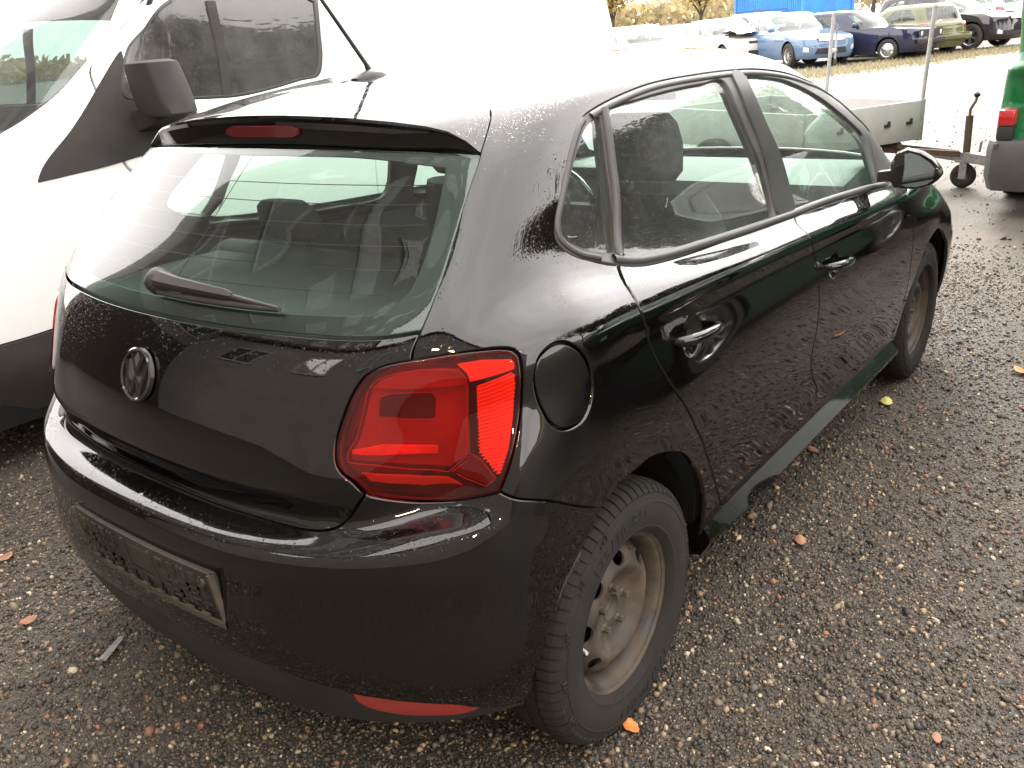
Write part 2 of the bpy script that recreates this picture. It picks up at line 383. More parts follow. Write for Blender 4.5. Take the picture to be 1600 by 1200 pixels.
def panel(name, lo, outer, holes, m, parent, off=0.0, gap=.0022, fl=.014, rad=.0025, h=.02, sides='R', fmap=None, label=None, fine=None, seam=True, smin=0.0):
    """sheet cut from a loft: outline + holes, edges set back by the gap, rounded and turned inwards"""
    Ls = []
    for k, L in enumerate([outer]+list(holes)):
        L = np.asarray(L); keep = np.linalg.norm(L-np.roll(L, 1, 0), axis=1) > 1e-5; L = L[keep]
        ar = _area(L)
        if (ar < 0) == (k == 0): L = L[::-1]
        nn = _n2(L); fix = ((L[:, 0] < 1e-4) | (L[:, 0] > lo.a[-1]-1e-4) | (L[:, 1] > lo.b[-1]-1e-4)) if seam else np.zeros(len(L), bool)
        L2 = L+nn*(gap+rad)
        L2[fix & (L[:, 0] < 1e-4), 0] = 0; L2[fix & (L[:, 0] > lo.a[-1]-1e-4), 0] = lo.a[-1]; L2[fix & (L[:, 1] > lo.b[-1]-1e-4), 1] = lo.b[-1]
        Ls.append((L2, nn, fix))
    allp = np.concatenate([l[0] for l in Ls]); mn, mx = allp.min(0), allp.max(0)
    gx, gy = np.meshgrid(np.arange(mn[0]+h*.5, mx[0], h), np.arange(mn[1]+h*.5, mx[1], h), indexing='ij')
    gx = gx.copy(); gx[:, 1::2] += h*.5
    gp = np.stack([gx.ravel(), gy.ravel()], 1); ins = _inside(gp, Ls[0][0])
    for l in Ls[1:]: ins &= ~_inside(gp, l[0])
    gp = gp[ins]
    if len(gp):
        dm = np.full(len(gp), 9.)
        for i in range(0, len(allp), 64): dm = np.minimum(dm, np.sqrt(((gp[:, None]-allp[None, i:i+64])**2).sum(-1)).min(1))
        gp = gp[dm > h*.45]
    verts = [Vector(p) for p in allp]+[Vector(p) for p in gp]; edges = []; k = 0
    for l in Ls:
        n = len(l[0]); edges += [(k+i, k+(i+1) % n) for i in range(n)]; k += n
    vo, eo, fo, ov, _, _ = geometry.delaunay_2d_cdt(verts, edges, [], 0, 1e-7)
    P2 = np.array([(v.x, v.y) for v in vo]); F = np.array([f for f in fo if len(f) == 3]); ce = P2[F].mean(1)
    ok = _inside(ce, Ls[0][0])
    for l in Ls[1:]: ok &= ~_inside(ce, l[0])
    F = F[ok]; i2o = {}
    for o_, ins_ in enumerate(ov):
        for i in ins_: i2o[i] = o_
    def f3(ab, nn_=True):
        uv = lo.touv(ab); P = lo.S(uv); N_ = lo.nrm(uv)
        if fmap is not None: P, N_ = fmap(P, N_, uv)
        return P+N_*off, N_
    P3, N3 = f3(P2)
    V = [P3]; FF = [F]; LN = [N3[F].reshape(-1, 3)]; nb = len(P3); k = 0
    for (L, nn, fix) in Ls:
        n = len(L); Pa, Na = f3(L); Pe, _ = f3(np.clip(L-nn*.001, [0, 0], [lo.a[-1], lo.b[-1]])); o = Pe-Pa
        # fall back where clipping killed the direction
        o = o-(o*Na).sum(1, keepdims=True)*Na; o /= np.maximum(np.linalg.norm(o, axis=1, keepdims=True), 1e-9)
        R1 = Pa+o*rad*.75-Na*rad*.75; R2 = Pa+o*rad-Na*max(fl, rad)
        N1 = (o+Na)/np.linalg.norm(o+Na, axis=1, keepdims=True)
        base = nb; V += [Pa, R1, R2]; nb += 3*n; q = []; ln = []
        for i in range(n):
            j = (i+1) % n
            if fix[i] and fix[j]: continue
            q.append((base+j, base+i, base+n+i)); ln += [Na[j], Na[i], N1[i]]
            q.append((base+j, base+n+i, base+n+j)); ln += [Na[j], N1[i], N1[j]]
            if fl > 0:
                q.append((base+n+j, base+n+i, base+2*n+i)); ln += [N1[j], N1[i], o[i]]
                q.append((base+n+j, base+2*n+i, base+2*n+j)); ln += [N1[j], o[i], o[j]]
        if q: FF.append(np.array(q)); LN.append(np.array(ln))
    V = np.concatenate(V); F = np.concatenate(FF); LN = np.concatenate(LN)
    # orient outwards
    fn = np.cross(V[F[:, 1]]-V[F[:, 0]], V[F[:, 2]]-V[F[:, 0]]); flip = (fn*LN.reshape(-1, 3, 3).mean(1)).sum(1) < 0
    F[flip] = F[flip][:, ::-1]; LN = LN.reshape(-1, 3, 3); LN[flip] = LN[flip][:, ::-1]; LN = LN.reshape(-1, 3)
    used = np.unique(F); mp = np.full(len(V), -1); mp[used] = np.arange(len(used)); V = V[used]; F = mp[F]
    MV = V*_MY; MF = F[:, ::-1]; ML = (LN*_MY).reshape(-1, 3, 3)[:, ::-1].reshape(-1, 3); res = []
    if sides == 'B': return mk(name, np.concatenate([V, MV]), np.concatenate([F, MF+len(V)]), m, parent, True, np.concatenate([LN, ML]), label)
    if 'R' in sides: res.append(mk(name, V, F, m, parent, True, LN, label))
    if 'L' in sides: res.append(mk(name, MV, MF, m, parent, True, ML, label))
    return res[0] if len(res) == 1 else res

HB_RINGS = [[(-0.6,-0,0.245),(-0.582,-0.33,0.245),(-0.52,-0.52,0.245),(-0.43,-0.66,0.25),(-0.32,-0.755,0.255),(-0.18,-0.765,0.215),(0.05,-0.765,0.215),(0.55,-0.765,0.2),(1.08,-0.765,0.185),(1.65,-0.765,0.175),(2.1,-0.765,0.165),(2.5,-0.755,0.18),(2.93,-0.7,0.19),(3.15,-0.45,0.19),(3.22,-0,0.19)],
[(-0.635,-0,0.325),(-0.617,-0.33,0.325),(-0.552,-0.55,0.325),(-0.455,-0.7,0.325),(-0.345,-0.785,0.325),(-0.18,-0.805,0.3),(0.05,-0.808,0.3),(0.55,-0.8,0.295),(1.08,-0.8,0.285),(1.65,-0.8,0.27),(2.1,-0.8,0.26),(2.5,-0.8,0.27),(2.98,-0.765,0.28),(3.24,-0.48,0.28),(3.29,-0,0.28)],
[(-0.66,-0,0.42),(-0.643,-0.33,0.42),(-0.58,-0.55,0.42),(-0.488,-0.7,0.42),(-0.365,-0.8,0.42),(-0.18,-0.824,0.42),(0.05,-0.828,0.42),(0.55,-0.815,0.415),(1.08,-0.812,0.405),(1.65,-0.813,0.395),(2.1,-0.82,0.39),(2.5,-0.822,0.39),(3,-0.785,0.39),(3.27,-0.5,0.38),(3.31,-0,0.38)],
[(-0.657,-0,0.56),(-0.638,-0.33,0.56),(-0.575,-0.55,0.56),(-0.483,-0.7,0.56),(-0.362,-0.805,0.56),(-0.18,-0.833,0.56),(0.05,-0.837,0.56),(0.55,-0.832,0.55),(1.08,-0.83,0.535),(1.65,-0.832,0.52),(2.1,-0.836,0.51),(2.5,-0.835,0.5),(3,-0.79,0.49),(3.27,-0.5,0.48),(3.31,-0,0.48)],
[(-0.657,-0,0.622),(-0.637,-0.33,0.622),(-0.57,-0.55,0.624),(-0.48,-0.7,0.634),(-0.363,-0.806,0.645),(-0.18,-0.836,0.625),(0.05,-0.84,0.625),(0.55,-0.836,0.615),(1.08,-0.834,0.6),(1.65,-0.836,0.58),(2.1,-0.839,0.565),(2.5,-0.838,0.552),(3,-0.79,0.54),(3.27,-0.5,0.53),(3.31,-0,0.53)],
[(-0.644,-0,0.66),(-0.624,-0.33,0.66),(-0.56,-0.55,0.664),(-0.474,-0.695,0.676),(-0.361,-0.804,0.69),(-0.18,-0.836,0.665),(0.05,-0.84,0.665),(0.55,-0.838,0.655),(1.08,-0.836,0.64),(1.65,-0.837,0.62),(2.1,-0.84,0.6),(2.5,-0.838,0.585),(2.98,-0.787,0.57),(3.25,-0.5,0.56),(3.3,-0,0.56)],
[(-0.61,-0,0.671),(-0.592,-0.33,0.672),(-0.537,-0.54,0.68),(-0.46,-0.685,0.698),(-0.36,-0.802,0.715),(-0.18,-0.836,0.7),(0.05,-0.841,0.7),(0.55,-0.84,0.695),(1.08,-0.838,0.68),(1.65,-0.838,0.66),(2.1,-0.841,0.645),(2.5,-0.838,0.625),(2.96,-0.785,0.61),(3.24,-0.5,0.6),(3.29,-0,0.6)],
[(-0.562,-0,0.68),(-0.55,-0.33,0.684),(-0.508,-0.53,0.702),(-0.4,-0.672,0.725),(-0.358,-0.8,0.745),(-0.18,-0.837,0.745),(0.05,-0.842,0.745),(0.55,-0.842,0.74),(1.08,-0.84,0.725),(1.65,-0.84,0.705),(2.1,-0.842,0.69),(2.5,-0.838,0.665),(2.94,-0.78,0.65),(3.23,-0.5,0.64),(3.28,-0,0.64)],
[(-0.585,-0,0.76),(-0.559,-0.33,0.765),(-0.513,-0.54,0.785),(-0.376,-0.68,0.805),(-0.34,-0.795,0.82),(-0.18,-0.835,0.825),(0.05,-0.84,0.825),(0.55,-0.841,0.815),(1.08,-0.839,0.8),(1.65,-0.838,0.78),(2.1,-0.838,0.76),(2.5,-0.832,0.735),(2.9,-0.745,0.72),(3.2,-0.48,0.72),(3.24,-0,0.725)],
[(-0.572,-0,0.87),(-0.542,-0.33,0.873),(-0.485,-0.54,0.88),(-0.362,-0.68,0.89),(-0.305,-0.785,0.905),(-0.18,-0.831,0.915),(0.05,-0.834,0.915),(0.55,-0.834,0.9),(1.08,-0.832,0.875),(1.65,-0.83,0.845),(2.1,-0.829,0.82),(2.5,-0.79,0.8),(2.83,-0.705,0.79),(3.1,-0.42,0.8),(3.13,-0,0.805)],
[(-0.535,-0,0.97),(-0.506,-0.33,0.97),(-0.445,-0.55,0.973),(-0.35,-0.685,0.985),(-0.283,-0.782,1.005),(-0.18,-0.828,1.018),(0.05,-0.832,1.004),(0.55,-0.832,0.972),(1.08,-0.83,0.933),(1.65,-0.826,0.895),(2.1,-0.818,0.868),(2.48,-0.765,0.862),(2.72,-0.65,0.87),(2.88,-0.35,0.89),(2.92,-0,0.895)],
[(-0.492,-0,1.035),(-0.46,-0.33,1.035),(-0.394,-0.575,1.034),(-0.325,-0.67,1.05),(-0.225,-0.704,1.08),(-0.12,-0.718,1.096),(0.05,-0.728,1.082),(0.55,-0.757,1.012),(1.08,-0.773,0.978),(1.65,-0.775,0.934),(2.1,-0.766,0.915),(2.28,-0.68,0.94),(2.42,-0.52,0.955),(2.52,-0.28,0.96),(2.55,-0,0.96)],
[(-0.337,-0,1.18),(-0.304,-0.32,1.178),(-0.24,-0.546,1.178),(-0.205,-0.62,1.188),(-0.115,-0.655,1.2),(0,-0.672,1.212),(0.15,-0.676,1.212),(0.6,-0.69,1.2),(1.08,-0.698,1.18),(1.6,-0.698,1.145),(1.95,-0.668,1.125),(2.04,-0.61,1.135),(2.12,-0.48,1.15),(2.19,-0.26,1.16),(2.22,-0,1.165)],
[(-0.19,-0,1.31),(-0.163,-0.31,1.308),(-0.117,-0.5,1.306),(-0.078,-0.574,1.308),(0.02,-0.614,1.316),(0.12,-0.626,1.325),(0.24,-0.63,1.334),(0.62,-0.634,1.346),(1.05,-0.632,1.345),(1.47,-0.618,1.305),(1.66,-0.59,1.285),(1.72,-0.535,1.28),(1.78,-0.425,1.3),(1.83,-0.23,1.315),(1.85,-0,1.32)],
[(-0.1,-0,1.372),(-0.085,-0.28,1.369),(-0.03,-0.45,1.366),(0.025,-0.525,1.37),(0.12,-0.568,1.377),(0.21,-0.579,1.385),(0.31,-0.58,1.394),(0.63,-0.582,1.406),(1,-0.582,1.409),(1.32,-0.567,1.386),(1.46,-0.535,1.369),(1.52,-0.48,1.36),(1.56,-0.38,1.375),(1.6,-0.2,1.385),(1.61,-0,1.39)],
[(0.04,-0,1.424),(0.06,-0.2,1.421),(0.11,-0.32,1.414),(0.17,-0.39,1.41),(0.25,-0.425,1.418),(0.32,-0.432,1.423),(0.4,-0.435,1.431),(0.65,-0.437,1.442),(0.93,-0.435,1.444),(1.17,-0.428,1.435),(1.3,-0.4,1.426),(1.36,-0.34,1.41),(1.4,-0.26,1.415),(1.43,-0.14,1.42),(1.44,-0,1.422)],
[(0.2,-0,1.44),(0.24,-0,1.442),(0.29,-0,1.444),(0.34,-0,1.446),(0.4,-0,1.447),(0.46,-0,1.449),(0.52,-0,1.451),(0.68,-0,1.453),(0.87,-0,1.452),(1.02,-0,1.449),(1.1,-0,1.446),(1.14,-0,1.444),(1.17,-0,1.443),(1.2,-0,1.442),(1.22,-0,1.441)]]
HB_KN = [0, 1, 2, 3, 3.5, 4, 4.5, 5, 6, 7, 8, 9, 10, 11, 12, 13, 14]
O = {'tg_bot': [[0,4.898],[0.377,4.898],[0.656,4.899],[0.851,4.908],[1.137,4.881],[1.351,4.852],[1.512,4.838],[1.726,4.856],[1.887,4.968],[2.008,5.243],[2.104,5.531],[2.188,5.748]],
'light_left': [[2.188,5.748],[2.065,6.11],[1.941,6.337],[1.899,6.512],[1.887,6.849],[1.916,7.245],[1.957,7.667],[1.985,7.865],[2.025,8.043],[2.173,8.246],[2.466,8.325]],
'gap_c': [[2.466,8.325],[2.427,8.649],[2.429,9.014],[2.492,9.311],[2.567,9.577],[2.617,9.883],[2.677,10.235],[2.742,10.533],[2.797,10.76],[2.807,10.965]],
'light_top': [[2.466,8.325],[2.901,8.31],[3.355,8.234],[3.708,8.141],[3.854,8.06],[3.931,7.937]],
'light_right': [[3.931,7.937],[3.955,7.722],[3.983,7.39],[3.993,7.002],[3.952,6.422],[3.886,6.004],[3.808,5.672],[3.737,5.408]],
'light_bot': [[3.737,5.408],[3.444,5.284],[3.098,5.177],[2.725,5.268],[2.413,5.507],[2.188,5.748]],
'bump_seam': [[3.737,5.408],[4.345,4.869],[4.778,4.254],[5.16,3.767]],
'arch_a': [[3.973,0.303],[4.142,1.694],[4.376,2.404],[4.579,2.856],[4.873,3.221],[5.16,3.767]],
'arch_b': [[5.16,3.767],[5.432,4.038],[5.775,4.048],[5.975,4.054],[6.126,3.885],[6.254,3.588],[6.375,3.243],[6.491,2.789],[6.58,2.323],[6.636,1.846],[6.651,1.378],[6.663,0.849]],
'val_l': [[0,1.859],[1.043,1.859],[1.424,1.715],[1.645,1.617],[1.849,1.552],[1.908,1.477]],
'refl_top': [[1.908,1.477],[2.159,1.414],[2.403,1.344],[2.724,1.236],[2.967,1.111],[3.319,0.72]],
'refl_bot': [[1.908,1.477],[1.911,1.153],[1.993,0.924],[2.326,0.644],[2.685,0.529],[3.072,0.484],[3.319,0.72]],
'val_r': [[3.319,0.72],[3.647,0.487],[3.973,0.303]],
'flap': [[4.167,7.472],[4.212,7.747],[4.388,7.902],[4.623,7.923],[4.838,7.78],[5.017,7.534],[5.112,7.179],[5.127,6.846],[5.069,6.478],[4.943,6.254],[4.79,6.23],[4.644,6.298],[4.471,6.527],[4.328,6.871],[4.216,7.205]],
'rd_gap': [[6.126,8.854],[6.068,8.66],[5.986,8.397],[5.898,8.024],[5.978,7.399],[6.06,6.732],[6.149,6.068],[6.274,5.232],[6.392,4.412],[6.484,3.575],[6.565,3.058],[6.66,2.498],[6.775,1.883],[6.844,1.404]],
'd_bot1': [[6.844,1.404],[6.903,1.166],[6.994,1.006],[7.188,0.783],[7.56,0.652],[8.027,0.609],[8.169,0.657]],
'fd_gap': [[7.872,9.006],[7.811,8.649],[7.78,8.098],[7.831,7.434],[7.908,6.414],[7.94,5.513],[7.965,4.142],[7.93,3.143],[7.999,2.639],[8.15,2.06],[8.167,1.651],[8.121,1.323],[8.169,0.657]],
'd_bot2': [[8.169,0.657],[8.577,0.658],[9.163,0.719],[9.842,0.727],[9.886,1.318]],
'ff_gap': [[9.886,1.318],[9.943,1.769],[9.988,2.474],[10.0,3.349],[9.977,4.666],[9.908,6.289],[9.793,7.951]],
'trim_bot': [[9.498,9.011],[9.012,9.05],[8.557,9.057],[8.18,9.034],[7.872,9.006],[7.528,9.006],[7.165,8.999],[6.961,8.96],[6.669,8.825],[6.451,8.751],[6.263,8.747],[6.122,8.841]],
'dlo_q': [[6.122,8.841],[6.031,8.912],[5.762,9.05],[5.516,9.169],[5.305,9.306],[5.17,9.439],[5.089,9.602],[5.054,9.774],[5.065,10.181],[5.119,10.647],[5.273,11.056],[5.4,11.196],[5.67,11.291]],
'dlo_top': [[5.67,11.291],[5.965,11.366],[6.294,11.508],[6.6,11.612],[6.919,11.622],[7.348,11.56],[7.71,11.498],[8.358,11.399],[8.672,11.344],[9.069,11.215],[9.638,10.997],[9.906,10.698],[9.883,10.357],[10.115,9.991],[10.15,9.714],[10.225,9.475]],
'q_glass': [[5.267,9.586],[5.216,9.802],[5.253,10.19],[5.332,10.535],[5.454,10.837],[5.636,10.97],[5.93,11.035],[5.983,10.811],[6.049,10.316],[6.107,9.853],[6.159,9.44],[6.157,9.09],[6.073,9.103],[5.933,9.154],[5.746,9.234],[5.504,9.343],[5.347,9.458]],
'r_glass': [[6.113,11.113],[6.463,11.21],[6.947,11.245],[7.264,11.214],[7.527,11.16],[7.542,10.661],[7.602,10.087],[7.655,9.632],[7.655,9.146],[7.185,9.061],[6.854,9.019],[6.574,8.957],[6.399,8.952],[6.201,8.998],[6.225,9.344],[6.187,9.827],[6.167,10.275],[6.133,10.706]],
'pillar': [[7.691,11.371],[7.833,11.368],[7.821,10.602],[7.886,10.072],[7.927,9.668],[7.911,9.132],[7.697,9.127],[7.703,9.583],[7.684,10.068],[7.643,10.637]],
'f_glass': [[7.894,11.133],[8.229,11.101],[8.578,11.016],[8.894,10.843],[9.206,10.595],[9.374,10.31],[9.496,10.067],[9.58,9.855],[9.5,9.586],[9.407,9.307],[9.347,9.109],[8.585,9.124],[7.958,9.113],[7.941,9.719],[7.891,10.294],[7.867,10.778]],
'sail': [[9.796,9.883],[10.2,9.703],[11.875,8.187],[9.833,9.292],[9.578,9.03],[9.387,9.052],[9.476,9.292],[9.588,9.592]],
'spoiler_seam': [[2.807,10.965],[2.818,11.368],[2.814,11.743],[2.767,12.058],[2.405,12.244],[1.911,12.505],[1.425,12.681],[0.917,12.813],[0,13.12]],
'handle_r': [[6.246,6.929],[6.62,6.733],[6.431,6.508]],
'handle_f': [[8.009,6.465],[8.33,6.295],[8.184,5.941]],
'L_main': [[2.097,7.782],[2.167,7.94],[2.335,8.023],[2.554,8.025],[2.817,7.971],[3.018,7.884],[3.12,7.71],[3.15,7.406],[3.151,6.674],[3.146,6.125],[2.942,5.807],[2.627,6.022],[2.275,6.321],[1.996,6.467],[1.996,6.646],[2.067,6.864],[2.093,7.288],[2.092,7.652]],
'L_top': [[2.101,7.752],[2.184,7.937],[2.337,8.012],[2.554,8.025],[2.835,7.96],[3.018,7.868],[3.12,7.68],[3.124,7.536],[2.849,7.54],[2.525,7.61],[2.235,7.704]],
'L_dark': [[2.219,7.578],[2.339,7.612],[2.752,7.501],[2.805,7.366],[2.806,6.963],[2.553,7.055],[2.236,7.207]],
'L_bright': [[2.009,6.687],[2.336,6.69],[2.838,6.409],[2.839,6.2],[2.481,6.375],[2.007,6.574]],
'L_white': [[2.122,6.258],[2.417,6.052],[2.72,5.804],[2.948,5.694],[3.158,5.48],[2.712,5.577],[2.419,5.8],[2.224,5.993]],
'L_corner': [[3.259,7.521],[3.524,7.589],[3.846,7.656],[3.877,7.418],[3.871,6.915],[3.812,6.263],[3.682,5.759],[3.528,5.937],[3.329,6.228],[3.304,6.827]],
'L_cornertop': [[2.977,8.023],[3.338,8.042],[3.788,7.948],[3.845,7.862],[3.852,7.696],[3.522,7.646],[3.167,7.581],[3.119,7.77]],
'L_cornerlow': [[2.976,5.797],[3.162,6.055],[3.205,6.192],[3.363,6.06],[3.635,5.671],[3.477,5.501],[3.167,5.637]]}

# ------------------------------------------------------------------ ground
def ground_z(x, y):
    t = np.maximum(0, np.asarray(x, float)-9.0); return .0155*t*t/(t+4.0)
gv = np.concatenate([[-60, -30, -15, -8], np.arange(-4, 12, .5), np.arange(12, 40, 2), [45, 60, 90, 140, 220]])
gy = np.concatenate([[-160, -90, -50, -30], np.arange(-20, 22, 2.0), [26, 34, 50, 80, 140, 220]])
V = [(x, y, float(ground_z(x, y))) for x in gv for y in gy]; ny = len(gy)
F = [(i*ny+j, (i+1)*ny+j, (i+1)*ny+j+1, i*ny+j+1) for i in range(len(gv)-1) for j in range(ny-1)]
def ground_mat():
    m, n, out = newmat('gravel_ground'); b = NB(n)
    p = b.N('BsdfPrincipled'); b.L(p.outputs[0], out.inputs[0])
    tcn = b.N('TexCoord'); o = tcn.outputs['Object']; sp = b.N('SeparateXYZ'); b.L(o, sp.inputs[0])
    v1 = b.vor(o, 95); v2 = b.vor(o, 210)
    s1 = b.N('SeparateColor'); b.L(v1.outputs['Color'], s1.inputs[0]); s2 = b.N('SeparateColor'); b.L(v2.outputs['Color'], s2.inputs[0])
    def stones(s):
        r = b.N('ValToRGB'); b.L(s.outputs[0], r.inputs[0]); e = r.color_ramp.elements
        e[0].position = 0; e[0].color = (.010, .009, .008, 1); e[1].position = 1; e[1].color = (.22, .19, .15, 1)
        for ps, c in ((.4, (.024, .021, .018)), (.72, (.05, .042, .034)), (.88, (.135, .105, .08)), (.95, (.16, .105, .07))):
            q = e.new(ps); q.color = c4(c)
        return r.outputs[0]
    g = b.mix(.5, stones(s1), stones(s2))
    fine = b.noise(o, 700, 3); g = b.mix(b.rng(fine, .35, .65, 0, .5), g, (.028, .0225, .0165, 1))
    big = b.noise(o, .9, 6, .6)
    g = b.mix(b.rng(big, .42, .62, 0, .55, True), g, (.06, .048, .035, 1))
    # pale sandy track further off
    y_ = b.math('ADD', sp.outputs[0], b.math('MULTIPLY', b.noise(o, .35, 5), 5.0))
    far = b.rng(y_, 4.5, 12.5, 0, 1, True)
    sn = b.noise(o, 1.3, 7, .65)
    sand = b.mix(b.rng(sn, .35, .68, 0, 1, True), (.105, .088, .067, 1), (.19, .162, .127, 1))
    pud = b.rng(b.noise(o, .55, 4, .5), .60, .66, 0, 1, True)
    mp = b.N('Mapping'); mp.inputs['Rotation'].default_value = (0, 0, R(28)); mp.inputs['Scale'].default_value = (.22, 2.2, 1); b.L(o, mp.inputs[0])
    ruts = b.rng(b.noise(mp.outputs[0], 1.4, 6, .7), .56, .66, 0, .9, True)
    sand = b.mix(ruts, sand, (.035, .028, .022, 1))
    b.val(p.inputs['Base Color'], b.mix(far, g, sand))
    b.val(p.inputs['Roughness'], b.mix(far, b.rng(s2.outputs[1], 0, 1, .45, .9), (.62, .62, .62, 1)))
    h = b.math('ADD', b.math('MULTIPLY', v1.outputs['Distance'], -.6), b.math('MULTIPLY', v2.outputs['Distance'], -.35))
    h = b.math('ADD', h, b.math('MULTIPLY', b.noise(o, 12, 6, .6), .9))
    b.L(b.bump(h, .8, .012), p.inputs['Normal'])
    return m
tag(mk('ground', V, F, ground_mat(), None, True), 'dark gravel yard turning to a pale sandy track further off', None, kind='structure')

# ------------------------------------------------------------------ materials of the black hatchback
M = {}
M['black_paint'] = paint('black_paint', (.0012, .0012, .0013), dust=.03, drops=.75, flake=.1, dustcol=(.10, .078, .06))
M['black_plastic'] = pbr('black_plastic', (.014, .013, .013), .5, var=.25, bump=.15, bscale=400, dirt=.3, dirtcol=(.06, .05, .042))
M['rubber_trim'] = pbr('rubber_trim', (.02, .019, .019), .36, var=.2, dirt=.45, dirtcol=(.085, .08, .072), bump=.05, bscale=300)
M['gloss_black'] = pbr('gloss_black', (.006, .006, .006), .08, coat=1, dirt=.25, dirtcol=(.12, .11, .1))
M['pillar_black'] = pbr('pillar_black', (.012, .012, .012), .32, spec=.35, dirt=.25, dirtcol=(.08, .075, .07))
M['liner'] = pbr('liner', (.012, .012, .012), .95, spec=.1)
M['cabin_fabric'] = pbr('cabin_fabric', (.05, .05, .052), .95, var=.2, bump=.3, bscale=500)
M['cabin_plastic'] = pbr('cabin_plastic', (.04, .042, .042), .6, var=.15)
M['headliner'] = pbr('headliner', (.42, .41, .39), .95)
M['side_glass'] = glass('side_glass', (.80, .95, .88), film=.055, drops=1.0)
M['rear_glass'] = glass('rear_glass', (.76, .92, .83), film=.006, drops=.12, refl=.9)
M['frit'] = pbr('frit', (.004, .004, .004), .4)
M['red_lens'] = lens('red_lens', (.90, .14, .075))
M['lamp_red'] = pbr('lamp_red', (.26, .11, .11), .25, var=.2)
M['lamp_dark'] = pbr('lamp_dark', (.11, .03, .03), .4, var=.1)
M['lamp_bright'] = pbr('lamp_bright', (.95, .62, .5), .3, metal=.0)
M['lamp_strip'] = pbr('lamp_strip', (.55, .26, .24), .25, var=.2, scale=40)
M['lamp_edge'] = pbr('lamp_edge', (.36, .13, .11), .3)
M['lamp_white'] = pbr('lamp_white', (.30, .27, .26), .25)
M['lamp_black'] = pbr('lamp_black', (.05, .02, .02), .3)
M['brake_red'] = pbr('brake_red', (.085, .006, .006), .25, coat=.6)
M['reflector_red'] = pbr('reflector_red', (.34, .03, .025), .3, bump=.4, bscale=300, dirt=.3)
M['steel_rim'] = pbr('steel_rim', (.022, .018, .015), .55, var=.5, scale=30, dirt=1.0, dirtcol=(.092, .066, .041), dscale=13, bump=.25, bscale=120)
M['bolt'] = pbr('bolt', (.06, .052, .042), .55, metal=.3, var=.3, dirt=.5)
M['tyre'] = pbr('tyre', (.012, .0112, .0105), .8, var=.25, scale=20, bump=.25, bscale=160, dirt=.65, dirtcol=(.026, .021, .0165), spec=.3)
M['tyre_text'] = pbr('tyre_text', (.008, .0075, .0075), .7)
M['chrome'] = pbr('chrome', (.7, .7, .7), .08, metal=1)
M['mirror_glass'] = pbr('mirror_glass', (.42, .45, .45), .04, metal=1, var=.02)
M['holder_plastic'] = pbr('holder_plastic', (.02, .017, .014), .6, var=.3, scale=30, dirt=.8, dirtcol=(.055, .042, .03), bump=.2, bscale=200)
M['scuff'] = pbr('scuff', (.5, .5, .48), .7, var=.4, scale=60)

# ------------------------------------------------------------------ BLACK HATCHBACK (the car in front)
HB = Loft(HB_RINGS, 16, HB_KN)
car = thing('black_hatchback', 'wet black five-door hatchback with steel wheels and red tail light, in front of everything else', 'car')
def rv(x): return x[::-1]
def circ(cx, cz, r, a0, a1, n, rng): return HB.find([(cx+r*math.cos(R(a0+(a1-a0)*i/n)), cz+r*math.sin(R(a0+(a1-a0)*i/n))) for i in range(n+1)], (0, 2), rng)
farch = circ(2.47, .29, .355, 200, -20, 16, (8.5, 13.2, 0, 9))
BP = M['black_paint']
side_open = loop(HB, O['rd_gap'], O['d_bot1'], O['d_bot2'], O['ff_gap'], [O['ff_gap'][-1], [10.15, 8.7], O['dlo_top'][-1]], rv(O['dlo_top']), rv(O['dlo_q']))
flap = curve(O['flap'], HB, closed=True)
body = loop(HB, O['light_top'], O['light_right'], O['bump_seam'], O['arch_b'], [O['arch_b'][-1], [6.66, .02]], [[6.66, .02], [9.9, .02]],
            [[9.9, .02], farch[0]], farch, [farch[-1], [12.0, .02]], [[12.0, .02], [14, .02]], [[14, .02], [14, 9.05]],
            [[14, 9.05], [12.5, 9.05], [11.0, 9.1]], [[11.0, 9.1], [10.75, 9.5], [10.6, 10.5], [10.55, 11.4], [10.65, 12.0]], [[10.65, 12.0], [11.5, 12.2], [14, 12.25]],
            [[14, 12.25], [14, 14]], [[14, 14], [0, 14]], [[0, 14], [0, 13.12]], rv(O['spoiler_seam']), rv(O['gap_c']))
panel('body_shell', HB, body, [side_open, flap], BP, car, sides='B', h=.02)
panel('fuel_flap', HB, flap, [], BP, car, off=-.0015)
fd_gap_top = O['fd_gap']
def ell(c, ru, rvv, n=28): 
    c2 = HB.toab([c])[0]; return np.array([(c2[0]+ru*math.cos(2*PI*i/n), c2[1]+rvv*math.sin(2*PI*i/n)) for i in range(n)])
